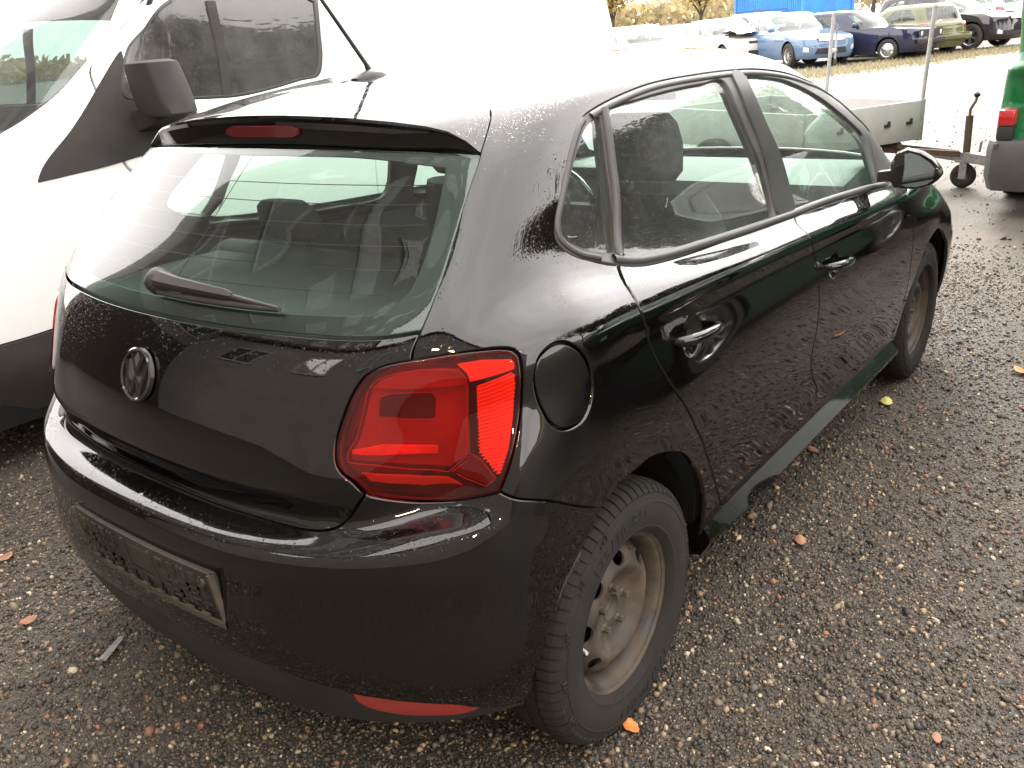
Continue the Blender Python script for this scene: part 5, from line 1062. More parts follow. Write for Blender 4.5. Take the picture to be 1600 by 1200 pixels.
def parked_car(name, label, loc, rz, rings, m_paint, wheels, wins, rim=('five', None), rwheel=.31, lights=(), group='cars parked in the far row', z=None, extra=None, plate=True, scr=(11.0, 8.12, 10.0), rwn=(2.0, 8.2, 9.95)):
    z_ = float(ground_z(*loc)) if z is None else z
    t = thing(name, label, 'car', (loc[0], loc[1], z_), rz, group); lo = Loft(rings, 12)
    us, vs0, vs1 = scr; ur, vr0, vr1 = rwn
    arcs = [lo.find([(cx+(rwheel+.055)*math.cos(R(200-220*i/12)), rwheel+(rwheel+.055)*math.sin(R(200-220*i/12))) for i in range(13)], (0, 2), (2.5, 13.5, 0, 8)) for cx in wheels]
    sg = [[[0, .02], [arcs[0][0][0], .02]], [[arcs[0][0][0], .02], arcs[0][0]], arcs[0], [arcs[0][-1], [arcs[0][-1][0], .02]], [[arcs[0][-1][0], .02], [arcs[1][0][0], .02]], [[arcs[1][0][0], .02], arcs[1][0]], arcs[1], [arcs[1][-1], [arcs[1][-1][0], .02]], [[arcs[1][-1][0], .02], [14, .02]],
          [[14, .02], [14, vs0]], [[14, vs0], [us+.25, vs0+.02]], [[us+.25, vs0+.02], [us, vs0+.9], [us+.05, vs1]], [[us+.05, vs1], [14, vs1]], [[14, vs1], [14, 12]], [[14, 12], [0, 12]], [[0, 12], [0, vr1]], [[0, vr1], [ur, vr1-.05]], [[ur, vr1-.05], [ur+.05, vr0+.7], [ur-.1, vr0]], [[ur-.1, vr0], [0, vr0]], [[0, vr0], [0, .02]]]
    bl_ = loop(lo, *sg, step=.05)
    wl_ = [loop(lo, *[[w_[i], w_[(i+1) % len(w_)]] for i in range(len(w_))], step=.04) for w_ in wins]
    panel('body_shell', lo, bl_, wl_, m_paint, t, sides='B', h=.06, gap=0, fl=.02)
    for w_ in wl_: panel('side_window', lo, w_, [], M['far_glass'], t, off=-.008, gap=-.004, fl=0, sides='RL', h=.08)
    ws_ = loop(lo, [[14, vs0], [us+.25, vs0+.02]], [[us+.25, vs0+.02], [us, vs0+.9], [us+.05, vs1]], [[us+.05, vs1], [14, vs1]], [[14, vs1], [14, vs0]], step=.05); panel('windscreen', lo, ws_, [], M['far_glass'], t, off=-.006, gap=-.003, fl=0, sides='B', h=.08)
    rw_ = loop(lo, [[0, vr1], [ur, vr1-.05]], [[ur, vr1-.05], [ur+.05, vr0+.7], [ur-.1, vr0]], [[ur-.1, vr0], [0, vr0]], [[0, vr0], [0, vr1]], step=.05); panel('rear_window', lo, rw_, [], M['far_glass'], t, off=-.006, gap=-.003, fl=0, sides='B', h=.08)
    W = abs(rings[3][7][1]); Lx = rings[2][14][0]
    MB().box((Lx/2, 0, .42), (Lx*.80, W*1.5, .36)).build('cabin_floor', M['cabin_dark'], t)
    for x in (Lx*.30, Lx*.53):
        for y in (-.36, .36): MB().box((x, y, .82), (.14, .44, .52), bev=.05).build('seat', M['cabin_dark'], t, ang=50)
    ww = MB()
    for x in wheels:
        for sy in (1, -1): ww.lathe([(rwheel+.06, -W*.97), (rwheel+.06, -W*.6), (.04, -W*.6)], 20, Matrix.Translation((x, 0, rwheel)) @ Matrix.Scale(sy, 4, (0, 1, 0)), R(0), R(180))
    ww.build('wheel_well', M['liner'], t)['kind'] = 'stuff'
    w0 = plain_wheel(rwheel, .2, rim[0], t, rim[1] or M['alloy']); w0.location = (wheels[1], -W+.11, rwheel)
    for x, y, rz_ in ((wheels[0], -W+.11, 0), (wheels[1], W-.11, PI), (wheels[0], W-.11, PI)):
        w2 = copy_tree(w0, t); w2.location = (x, y, rwheel); w2.rotation_euler = (0, .5*x, rz_)
    for nm, poly, mm, of, sd in lights:
        L_ = loop(lo, *[[poly[i], poly[(i+1) % len(poly)]] for i in range(len(poly))], step=.03); panel(nm, lo, L_, [], mm, t, off=of, gap=0, fl=.01, sides=sd, h=.04)
    for sy in (1, -1):
        xm = rings[8][14][0]-.62; MB().box((xm, sy*(W+.06), rings[8][7][2]+.06), (.10, .20, .13), bev=.04).build('door_mirror', m_paint, t, ang=50)
        MB().tube([(xm-.9, sy*(W*.985), rings[8][7][2]-.14), (xm-.72, sy*(W*.985), rings[8][7][2]-.14)], .014, 6).build('handle', m_paint, t)
    if extra: extra(t, lo)
    return t
def quad(u0, u1, v0, v1): return [[u0, v0], [u1, v0], [u1, v1], [u0, v1]]
PT = lambda nm, c, **k: paint(nm, c, dust=k.pop('dust', .12), drops=0, speck=0, **k)
M['blue_paint'] = PT('blue_paint', (.10, .165, .27), flake=.3)
M['silver_paint'] = PT('silver_paint', (.50, .46, .43), flake=.3)
M['pale_paint'] = PT('pale_paint', (.72, .70, .68))
M['navy_paint'] = PT('navy_paint', (.012, .016, .045))
M['olive_paint'] = PT('olive_paint', (.105, .115, .05))
M['dark_paint'] = PT('dark_paint', (.018, .018, .024))
M['green_paint'] = PT('green_paint', (.01, .135, .04), dust=.06)
M['dkgreen_paint'] = PT('dkgreen_paint', (.006, .045, .024), dust=.08)
M['chrome_soft'] = pbr('chrome_soft', (.6, .6, .6), .25, metal=1)
# blue hatch: nose to the right, slim grille
hat = car_rings(4.38, .90, .96, 1.47, .55, .0, .28, 3.22, 2.35, .92, .74)
W5 = [[[5.0, 8.35], [6.75, 8.3], [6.8, 9.85], [5.7, 9.8]], [[6.95, 8.3], [9.6, 8.25], [8.9, 9.6], [8.2, 9.85], [7.0, 9.87]], [[3.9, 8.5], [4.8, 8.38], [5.45, 9.75], [4.75, 9.5]]]
FL = lambda mm: [('headlight', [[11.7, 5.6], [12.9, 5.1], [13.1, 5.6], [12.4, 6.3], [11.6, 6.6]], mm, .006, 'RL'), ('grille', [[0, 0]]*0 or [[13.15, 4.0], [14, 4.0], [14, 5.4], [13.1, 5.4]], M['cabin_dark'], .004, 'B'), ('lower_grille', [[12.9, 1.2], [14, 1.2], [14, 2.4], [13.1, 2.4]], M['cabin_dark'], .004, 'B'), ('fog_light', [[12.0, 1.9], [12.5, 1.7], [12.5, 2.6], [12.1, 2.9]], M['lamp_glass'], .006, 'RL')]
RL_ = [('tail_light', [[1.9, 5.3], [3.9, 5.5], [3.8, 6.9], [2.2, 6.9]], M['red_lamp'], .006, 'RL')]
def focus_extra(t, lo):
    for v in (4.25, 4.6, 4.95, 5.25):
        uv = [[u_, v] for u_ in np.linspace(13.2, 14, 5)]; P = lo.S(uv)+lo.nrm(uv)*.012
        MB().tube([tuple(p) for p in P]+[(p[0], -p[1], p[2]) for p in P[::-1]], .012, 5).build('grille_bar', M['chrome_soft'], t)
parked_car('blue_hatchback', 'metallic blue hatchback with slatted grille, beside the tall blue container', (27.31, 10.10), R(-132), hat, M['blue_paint'], (.82, 3.50), W5, ('ten', None), .325, FL(M['lamp_glass'])+RL_, extra=focus_extra)
# pale silver car with the crumpled bonnet, left of the blue one
def crash_extra(t, lo):
    rg = random.Random(3); V = []; nx, ny = 9, 8
    for i in range(nx):
        for j in range(ny):
            x = 3.05+1.15*i/(nx-1); y = -.72+1.44*j/(ny-1); V.append((x, y, .97+.22*math.sin(PI*i/(nx-1))*(.4+.6*abs(math.sin(j*1.7)))+rg.uniform(-.025, .025)))
    F = [(i*ny+j, (i+1)*ny+j, (i+1)*ny+j+1, i*ny+j+1) for i in range(nx-1) for j in range(ny-1)]
    mk('crumpled_bonnet', V, F, M['silver_paint'], t, False)
sed = car_rings(4.45, .89, .95, 1.45, .75, .0, .22, 3.20, 2.30, .92, .76)
parked_car('silver_hatchback', 'pale silver car with a crumpled bonnet, between the white car and the blue hatchback', (28.4, 12.9), R(-128), sed, M['silver_paint'], (.85, 3.55), W5, ('five', None), .32, FL(M['lamp_glass'])+RL_, extra=crash_extra)
parked_car('white_hatchback', 'white car mostly hidden behind the black roof, its raked windscreen in view', (25.2, 14.3), R(-125), hat, M['pale_paint'], (.82, 3.50), W5, ('five', None), .32, FL(M['lamp_glass'])+RL_)
# white estate with roof rails behind the silver one
def rails(t, lo):
    for sy in (1, -1): MB().tube([(.75, sy*.56, 1.49), (.85, sy*.56, 1.555), (2.5, sy*.57, 1.56), (2.65, sy*.57, 1.50)], .018, 6).build('roof_rail', M['dark_plastic'], t)
est = car_rings(4.6, .90, .98, 1.50, .28, .0, .14, 3.40, 2.55, .95, .78)
parked_car('white_estate', 'white estate car with dark roof rails, behind the silver car with the crumpled bonnet', (36.5, 14.9), R(-124), est, M['pale_paint'], (.85, 3.65), W5, ('five', None), .32, FL(M['lamp_glass'])+RL_, extra=rails)
# old dark-blue square hatchback, nose to the right
g2 = car_rings(3.98, .83, .92, 1.41, .42, .0, .16, 2.78, 2.10, .90, .80, box=1.5, w_roof=.76)
W2 = [[[4.75, 8.3], [6.75, 8.3], [6.8, 9.85], [5.4, 9.8]], [[6.95, 8.3], [9.4, 8.25], [8.7, 9.75], [7.0, 9.87]]]
def golf_extra(t, lo):
    for sy in (1, -1):
        for a_, b_ in ((.60, .085),): MB().lathe([(0, -.02), (.06, -.018), (b_, -.006), (b_, .03)], 20, Matrix.Translation((3.955, sy*a_, .665)) @ Matrix.Rotation(R(90), 4, 'Z')).build('round_headlight', M['lamp_glass'], t, ang=50)
    MB().box((3.955, 0, .665), (.03, 1.42, .20)).build('grille', M['cabin_dark'], t)
    MB().lathe([(0, -.01), (.05, -.008), (.055, .01)], 16, Matrix.Translation((3.975, 0, .665)) @ Matrix.Rotation(R(90), 4, 'Z')).build('emblem', M['chrome_soft'], t)
    MB().box((3.99, 0, .46), (.10, 1.60, .14), bev=.03).build('front_bumper', M['dark_plastic'], t, ang=40)
parked_car('navy_hatchback', 'old square navy blue hatchback with round headlights, right of the blue container', (26.89, 8.64), R(-100), g2, M['navy_paint'], (.72, 3.12), W2, ('cover', M['chrome_soft']), .288, [], extra=golf_extra)
# olive hatchback seen from behind
g3 = car_rings(4.02, .85, .94, 1.42, .38, .0, .16, 2.85, 2.12, .90, .76, box=1.3, w_roof=.76)
def olive_extra(t, lo):
    uv = [[.55, 6.6]]; P = lo.S(uv)[0]; n_ = lo.nrm(uv)[0]
    MB().lathe([(0, -.006), (.10, -.006), (.10, .01)], 24, Matrix.Translation((P[0], -P[1], P[2]-.02)) @ Matrix.Rotation(R(-90), 4, 'Z')).build('round_sticker', M['plate_white'], t)
    MB().lathe([(.05, -.008), (.066, -.008), (.066, .004)], 24, Matrix.Translation((P[0], -P[1], P[2]-.02)) @ Matrix.Rotation(R(-90), 4, 'Z')).build('sticker_ring', M['red_lamp'], t)
    MB().box((-.03, 0, .50), (.12, 1.62, .2), bev=.04).build('rear_bumper', M['olive_paint'], t, ang=40)
parked_car('olive_hatchback', 'olive green three-door hatchback with a round white sticker, seen from behind', (27.35, 4.55), R(57), g3, M['olive_paint'], (.72, 3.2), [[[4.4, 8.35], [6.5, 8.3], [6.55, 9.85], [5.1, 9.8]], [[6.75, 8.3], [9.5, 8.25], [8.8, 9.75], [6.8, 9.87]]], ('cover', None), .295, [('tail_light', [[2.0, 4.6], [3.6, 4.7], [3.6, 6.5], [2.1, 6.4]], M['red_lamp'], .006, 'RL')], extra=olive_extra)
# dark SUV
suv = car_rings(4.45, .91, 1.10, 1.66, .35, .0, .18, 3.35, 2.45, 1.06, .88, clr=.24)
parked_car('dark_suv', 'dark grey SUV with bright spoked alloy wheels, right of the olive hatchback', (30.56, 7.29), R(-108), suv, M['dark_paint'], (.85, 3.5), W5, ('twin', None), .365, FL(M['lamp_glass'])+RL_, extra=focus_extra)
parked_car('white_suv', 'white car with a red tail light, half hidden behind the dark SUV', (36.2, 4.2), R(70), suv, M['pale_paint'], (.85, 3.5), W5, ('five', None), .35, FL(M['lamp_glass'])+RL_)
parked_car('black_suv', 'black car at the far right end of the parked row', (34.0, 2.6), R(-112), suv, M['dark_paint'], (.85, 3.5), W5, ('five', None), .35, FL(M['lamp_glass'])+RL_)
# dark green car just right of the photographer: it shows in the flank of the hatchback
parked_car('dark_green_car', 'dark green car with alloy wheels, mirrored in the doors of the black hatchback', (5.78, -2.62), PI, est, M['dkgreen_paint'], (.85, 3.65), W5, ('ten', None), .33, FL(M['lamp_glass'])+RL_, group='cars beside the black hatchback')

# ------------------------------------------------------------------ green van at the right edge
gvr = car_rings(4.75, .955, 1.12, 1.96, .06, .0, .02, 4.05, 3.30, 1.06, .92, box=2.4, w_roof=.885, clr=.24)
gv_ = parked_car('green_van', 'bright green van with grey bumper, only its rear corner in view at the right edge', (6.02, -1.37), R(1), gvr, M['green_paint'], (.95, 3.85), [[[4.6, 8.35], [6.3, 8.3], [6.35, 9.85], [4.8, 9.8]], [[6.45, 8.3], [8.1, 8.3], [8.1, 9.87], [6.5, 9.87]], [[8.25, 8.3], [9.6, 8.25], [8.9, 9.75], [8.3, 9.87]]], ('cover', None), .32, [], group='vans in the yard', rwn=(1.15, 8.2, 9.95))
gv_['category'] = 'van'
for sy in (1, -1):
    MB().box((.045, sy*.865, .72), (.16, .115, .115), bev=.012).build('tail_light', M['red_lamp'], gv_, ang=40)
    MB().box((.046, sy*.866, .612), (.155, .112, .10), bev=.012).build('lamp_foot', M['dark_plastic'], gv_, ang=40)
bp_ = []
for y, dx in ((-.985, .55), (-.98, .10), (-.93, .0), (-.5, -.05), (0, -.06), (.5, -.05), (.93, .0), (.98, .10), (.985, .55)):
    bp_.append([(dx-.05, y*.97, .20), (dx-.07, y, .30), (dx-.07, y, .50), (dx-.05, y*.99, .555), (dx+.03, y*.95, .565), (dx+.10, y*.9, .50), (dx+.10, y*.9, .22)])
M['grey_plastic'] = pbr('grey_plastic', (.065, .062, .06), .6, var=.15, bump=.2, bscale=250)
MB().loft(bp_).build('rear_bumper', M['grey_plastic'], gv_, ang=35)
for y in (-.32, .0, .32): MB().box((-.012, y*2.0, 1.3), (.008, .012, 1.0)).build('door_seam', M['liner'], gv_)
MB().box((-.02, .905, .53), (.14, .02, .03)).build('bumper_bracket', M['grey_plastic'], gv_)
# ------------------------------------------------------------------ flat trailer behind it
M['alu'] = pbr('alu', (.40, .39, .375), .55, metal=0.0, var=.10, scale=5, dirt=.35, dirtcol=(.3, .27, .23), bump=.1, bscale=30)
M['galv'] = pbr('galv', (.40, .40, .40), .5, metal=.5, var=.18, scale=25, dirt=.35, dirtcol=(.25, .2, .16))
M['rust_steel'] = pbr('rust_steel', (.13, .085, .06), .7, metal=.2, var=.35, scale=20, dirt=.5)
tr = thing('flat_trailer', 'small aluminium box trailer with two upright poles, its drawbar at the green van', 'trailer', (6.95, .31, 0), R(63))
# local x: from the near front corner back along the side, local y: along the front wall towards the camera side
TW, TL, Z0, Z1 = 1.30, 1.9, .445, .775
def tb(nm, c, d, m, p=tr, bev=.0): return MB().box(c, d, bev=bev).build(nm, m, p, ang=40)
front = tb('front_board', (0, TW/2, (Z0+Z1)/2), (.03, TW, Z1-Z0), M['alu'], bev=.006)
tb('rear_board', (TL, TW/2, (Z0+Z1)/2), (.03, TW, Z1-Z0), M['alu'], bev=.006)
for y in (0, TW): tb('side_board', (TL/2, y, (Z0+Z1)/2), (TL-.04, .03, Z1-Z0), M['alu'], bev=.006)
tb('floor_board', (TL/2, TW/2, Z0+.02), (TL, TW, .03), M['alu'])
for x, y in ((0, 0), (1.12, 0)):
    tb('corner_post', (x, y, (Z0+Z1)/2), (.045, .045, Z1-Z0+.02), M['galv'], bev=.005)
    MB().tube([(x, y, Z1), (x-.02, y-.02, 1.52)], .017, 8).build('pole', M['galv'], tr, ang=60)
for y in (.16, .42, .95):
    c = MB().box((-.022, y, .60), (.016, .05, .022)).build('latch', M['dark_plastic'], front); MB().box((-.034, y-.012, .612), (.010, .03, .05), bev=.003).build('latch_lever', M['dark_plastic'], c, ang=40)
for y in (.22, TW-.22): MB().tube([(TL*.8, y, Z0-.03), (0, y, Z0-.03)], .03, 8).build('frame_rail', M['rust_steel'], tr)
ax = thing('axle', None, None); ax.parent = tr
MB().tube([(TL*.55, -.05, .3), (TL*.55, TW+.05, .3)], .03, 10).build('axle_beam', M['rust_steel'], ax)
for y, rz in ((-.10, 0), (TW+.10, PI)):
    w_ = plain_wheel(.27, .15, 'cover', tr, M['galv']); w_.location = (TL*.55, y, .27); w_.rotation_euler = (0, 0, rz)
# drawbar along the yard: from under the box to the coupling at the van
def wtl(p):   # world -> trailer local
    return tr_inv @ Vector(p)
bpy.context.view_layer.update(); tr_inv = Matrix.LocRotScale(tr.location, tr.rotation_euler.to_quaternion(), None).inverted()
dbp = [wtl(p) for p in ((7.62, .72, .30), (7.16, -.02, .265), (6.98, -.32, .262))]
def beam(nm, a, b, w_, h_, m):
    a, b = Vector(a), Vector(b); d = (b-a).normalized(); s_ = d.cross(Vector((0, 0, 1))).normalized()*w_/2; u_ = Vector((0, 0, h_/2))
    MB().loft([[tuple(p+q) for q in (s_+u_, s_-u_, -s_-u_, -s_+u_)] for p in (a, b)]).build(nm, m, tr, bevel=.005)
beam('drawbar', dbp[0], dbp[2], .07, .085, M['galv'])
beam('drawbar_brace', wtl((7.30, 1.05, .38)), wtl((7.18, .02, .30)), .04, .05, M['rust_steel'])
beam('drawbar_brace', wtl((6.75, .55, .38)), wtl((7.12, .0, .30)), .04, .05, M['rust_steel'])
jk = thing('jockey_wheel', None, None); jk.parent = tr
J = wtl((7.14, -.05, 0))
MB().tube([(J.x, J.y, .27), (J.x+.01, J.y, .62)], .030, 14).build('jack_tube', M['rust_steel'], jk, ang=60)
MB().tube([(J.x+.01, J.y, .62), (J.x+.012, J.y, .67), (J.x+.005, J.y-.05, .74), (J.x+.005, J.y-.055, .77)], .012, 8).build('jack_crank', M['rust_steel'], jk, ang=60)
MB().lathe([(0, -.025), (.024, -.012), (.026, .01), (0, .025)], 12, Matrix.Translation((J.x+.005, J.y-.055, .785)) @ Matrix.Rotation(R(90), 4, 'X')).build('crank_knob', M['dark_plastic'], jk, ang=60)
JM = Matrix.Translation((J.x+.03, J.y-.03, .105)) @ Matrix.Rotation(R(28), 4, 'Z')
MB().lathe([(.05, -.035), (.075, -.042), (.098, -.032), (.105, -.012), (.105, .012), (.098, .032), (.075, .042), (.05, .035)], 28, JM).build('wheel_tyre', M['tyre_plain'], jk, ang=50)
MB().lathe([(0, -.04), (.018, -.04), (.02, -.025), (.05, -.03), (.052, .03)], 20, JM).build('wheel_rim', M['galv'], jk, ang=50)
fk = MB(); fk.box((0, 0, .13), (.14, .13, .02), JM); fk.box((0, -.055, .06), (.06, .008, .16), JM); fk.box((0, .055, .06), (.06, .008, .16), JM); fk.build('wheel_fork', M['galv'], jk)
MB().tube([(J.x-.05, J.y-.10, .31), (J.x-.02, J.y-.15, .38)], .010, 8).build('brake_lever', M['rust_steel'], tr)
cp = wtl((6.98, -.32, .28)); MB().box((cp.x, cp.y, cp.z), (.16, .10, .11), bev=.02).build('coupling', M['galv'], tr, ang=40)
# ------------------------------------------------------------------ blue container
M['blue_steel'] = pbr('blue_steel', (.018, .20, .60), .45, var=.22, scale=2.5, dirt=.3, dirtcol=(.10, .16, .24), bump=.1, bscale=15)
ct = thing('blue_container', 'tall blue steel container standing behind the parked cars', 'container', (37.6, 10.5, float(ground_z(37, 10))-.15), R(58))
CH, CW_, CD = 2.75, 4.6, 2.4
# corrugated long wall facing the camera (local -y... the wall runs along local x)
prof = []
n = 34
for i in range(n):
    x0 = CW_*i/n; s_ = CW_/n; prof += [(x0, 0), (x0+s_*.3, 0), (x0+s_*.5, -.045), (x0+s_*.8, -.045)]
prof.append((CW_, 0))
V = [(x, y, z) for x, y in prof for z in (.12, CH-.10)]; F = [(2*i, 2*i+2, 2*i+3, 2*i+1) for i in range(len(prof)-1)]
wl1 = mk('side_wall', V, F, M['blue_steel'], ct, False)
V2 = [(x, CD-y, z) for x, y, z in V]; mk('side_wall', V2, [f[::-1] for f in F], M['blue_steel'], ct, False)
for x in (0, CW_): MB().box((x, CD/2, CH/2), (.06, CD, CH-.1)).build('end_wall', M['blue_steel'], ct)
for x in (0, CW_):
    for y in (0, CD): MB().box((x, y, CH/2), (.14, .14, CH)).build('corner_post', M['blue_steel'], ct, bevel=.01)
for z in (.06, CH-.05):
    for y in (0, CD): MB().box((CW_/2, y, z), (CW_-.16, .11, .12)).build('rail', M['blue_steel'], ct)
MB().box((CW_/2, CD/2, CH-.01), (CW_, CD, .03)).build('roof', M['blue_steel'], ct)
for z in (1.2, 1.9):
    for x in (1.05,): MB().box((x, -.06, z), (.30, .04, .07)).build('hinge', M['alu'], ct)
# coupling and jockey wheel of a trailer parked in front of it
t2 = thing('parked_drawbar', 'bare trailer drawbar with a jockey wheel, between the blue and navy cars', 'trailer', (24.2, 6.75, float(ground_z(24.2, 6.75))), R(200))
MB().tube([(-1.6, .45, .50), (0, 0, .42)], .04, 6).build('drawbar', M['galv'], t2); MB().tube([(-1.6, -.45, .50), (0, 0, .42)], .04, 6).build('drawbar', M['galv'], t2)
MB().tube([(.1, .05, .12), (.1, .05, .85)], .03, 8).build('jack_tube', M['galv'], t2); MB().tube([(.1, .05, .85), (.3, .05, 1.0)], .015, 6).build('jack_crank', M['galv'], t2)
MB().lathe([(.04, -.04), (.09, -.045), (.12, -.02), (.12, .02), (.09, .045), (.04, .04)], 20, Matrix.Translation((.1, .05, .12))).build('wheel_tyre', M['tyre_plain'], t2, ang=50)
MB().box((.05, 0, .44), (.35, .12, .12), bev=.02).build('coupling', M['alu'], t2, ang=40)
# ------------------------------------------------------------------ building behind the photographer (mirrored in the tailgate)
M['render_wall'] = pbr('render_wall', (.15, .138, .127), .9, var=.15, scale=1.5, bump=.3, bscale=20)
M['dark_brick'] = pbr('dark_brick', (.035, .025, .02), .9, var=.3, scale=6, bump=.3, bscale=25)
M['wing_render'] = pbr('wing_render', (.20, .18, .165), .9, var=.15, scale=1.5, bump=.3, bscale=20)
M['roof_tile'] = pbr('roof_tile', (.10, .05, .04), .8, var=.3, scale=3)
M['win_frame'] = pbr('win_frame', (.32, .31, .30), .5)
M['house_glass'] = pbr('house_glass', (.03, .035, .04), .04, coat=1)
hs_ = thing('yard_building', 'long grey apartment building behind the camera, mirrored in the tailgate', 'building', (-16, 7.2, 0), 0)
BW, BH = 30, 27
MB().box((0, 4, (4.2+BH)/2), (BW, 8, BH-4.2)).build('wall', M['render_wall'], hs_)
MB().box((0, 4.03, 2.1), (BW-.1, 7.94, 4.2)).build('plinth_wall', M['dark_brick'], hs_)
MB().loft([[(-BW/2-.4, -.5, BH), (-BW/2-.4, 4, BH+3), (-BW/2-.4, 8.5, BH)], [(BW/2+.4, -.5, BH), (BW/2+.4, 4, BH+3), (BW/2+.4, 8.5, BH)]]).build('roof', M['roof_tile'], hs_)
for k in range(11):
    for zw in (5.9, 9.2, 12.5, 15.8, 19.1, 22.4):
        x_ = -BW/2+1.6+k*2.72; f_ = MB().box((x_, -.02, zw), (1.35, .10, 1.75)).build('window', M['win_frame'], hs_)
        for dx in (-.32, .32): MB().box((x_+dx, -.075, zw), (.54, .02, 1.5)).build('pane', M['house_glass'], f_)
MB().box((6.0, -8.6, 3.3), (8, 17, 6.6)).build('wing_wall', M['wing_render'], hs_); MB().box((6.0, -8.6, 6.7), (8.6, 17.6, .25)).build('wing_roof', M['dark_brick'], hs_)
for y_ in (-15.4, -12.8, -10.2, -7.6, -5.0, -2.4):
    for zw in (4.6,):
        f_ = MB().box((10.02, y_, zw), (.10, 1.3, 1.6)).build('window', M['win_frame'], hs_)
        for dy in (-.31, .31): MB().box((10.075, y_+dy, zw), (.02, .52, 1.36)).build('pane', M['house_glass'], f_)
for x_ in (-7, -1.5, 4): MB().box((x_, .0, 1.35), (2.6, .12, 2.5)).build('garage_door', M['dark_plastic'], hs_)
M['lamp_glow'] = pbr('lamp_glow', (.9, .8, .6), .4, emit=((1, .66, .3), 260))
wlp = thing('wall_lamp', 'lit warm floodlight on the building wall behind the camera, glinting on the bumper', 'lamp', (-5.98, -3.9, 3.3))
MB().box((.07, 0, 0), (.14, .30, .20), bev=.02).build('lamp_body', M['dark_plastic'], wlp, ang=40); MB().box((.146, 0, 0), (.012, .22, .13)).build('lamp_pane', M['lamp_glow'], wlp)
# ------------------------------------------------------------------ trees
def leafmat(nm, c, v=.35):
    m, n, out = newmat(nm); b = NB(n); oi = b.N('Attribute'); oi.attribute_name = 'tone'
    base = b.mix(oi.outputs['Fac'], c4(tuple(x*(1-v) for x in c)), c4(tuple(min(1, x*(1+v)) for x in c)))
    d = b.N('BsdfDiffuse'); t = b.N('BsdfTranslucent'); b.L(base, d.inputs[0]); b.L(base, t.inputs[0]); mx = b.N('MixShader'); mx.inputs[0].default_value = .35
    b.L(d.outputs[0], mx.inputs[1]); b.L(t.outputs[0], mx.inputs[2]); b.L(mx.outputs[0], out.inputs[0]); return m
M['bark'] = pbr('bark', (.06, .05, .042), .9, var=.3, scale=12, bump=.5, bscale=30)
M['leaf_dark'] = leafmat('leaf_dark', (.045, .055, .025)); M['leaf_gold'] = leafmat('leaf_gold', (.44, .35, .15)); M['leaf_far'] = leafmat('leaf_far', (.36, .30, .17)); M['leaf_brown'] = leafmat('leaf_brown', (.13, .085, .045))
def tree(name, label, x, y, h, cr, m, nleaf, ls, seed, group, bare=0.3):
    rg = random.Random(seed); rn = np.random.default_rng(seed); t = thing(name, label, 'tree', (x, y, float(ground_z(x, y))), 0, group)
    tb_ = MB(); tips = []
    def limb(p, d, L, r, lev):
        pts = [p]; q = Vector(p); dd = Vector(d)
        for k in range(4):
            dd = (dd+Vector((rg.uniform(-.22, .22), rg.uniform(-.22, .22), rg.uniform(-.05, .16)))).normalized(); q = q+dd*L/4; pts.append(tuple(q))
        tb_.tube(pts, [r*(1-.17*k) for k in range(5)], 6 if lev < 2 else 4, False)
        if lev >= 2: tips.extend([Vector(a) for a in pts[1:]])
        if lev < 4:
            for k in range(4 if lev < 2 else 3):
                f = rg.uniform(.35, 1.0); b0 = Vector(pts[min(4, max(1, round(f*4)))]); nd = (dd+Vector((rg.uniform(-1, 1), rg.uniform(-1, 1), rg.uniform(-.25, .7)))*.9).normalized(); limb(tuple(b0), nd, L*rg.uniform(.5, .72), r*.5, lev+1)
    limb((0, 0, -.1), (0, 0, 1), h*.45, h*.022, 0)
    tb_.build('trunk', M['bark'], t, ang=80)
    T_ = np.array([tuple(a) for a in tips]); T_ = T_[rn.integers(0, len(T_), nleaf)]+rn.normal(0, cr*.11, (nleaf, 3))
    a = rn.normal(size=(nleaf, 3)); a /= np.linalg.norm(a, axis=1, keepdims=True); b = np.cross(a, rn.normal(size=(nleaf, 3))); b /= np.linalg.norm(b, axis=1, keepdims=True); s_ = ls*rn.uniform(.5, 1.3, (nleaf, 1))
    V = np.stack([T_-a*s_, T_+b*s_*.6, T_+a*s_, T_-b*s_*.6], 1).reshape(-1, 3); F = np.arange(nleaf*4).reshape(-1, 4)
    o = mk('crown', V, F, m, t, False); at = o.data.attributes.new('tone', 'FLOAT', 'FACE'); at.data.foreach_set('value', rn.random(nleaf).astype(np.float32))
    return t
for i, (x, y, h, s_, lab) in enumerate([(6.5, -12, 11, 25, 'bare-branched tree nearest the hatchback, mirrored beside its quarter window'), (15, -13.5, 11, 4, 'dark half-bare tree mirrored in the rear pillar of the hatchback'), (18.5, -17, 12, 5, 'tall dark tree mirrored in the rear half of the van window'), (24.5, -16, 12, 8, 'dark tree mirrored low in the rear door window'), (31, -18, 12, 10, 'brown thinning tree standing behind the other mirrored trees'), (17, -8.5, 8, 18, 'small dark tree nearest to the green van, mirrored in the front door window'), (25, -9, 8.5, 19, 'bushy tree right of the yard beyond the green van'), (34, -9.5, 9, 20, 'brown bushy tree far along the right side of the yard'), (44, -11, 10, 22, 'farthest dark tree along the right side of the yard')]):
    tree('oak_tree', lab, x, y, h, h*.45, M['leaf_dark'] if i % 3 else M['leaf_brown'], 15000 if i else 9000, .17 if i else .11, s_, 'trees mirrored in the car windows')
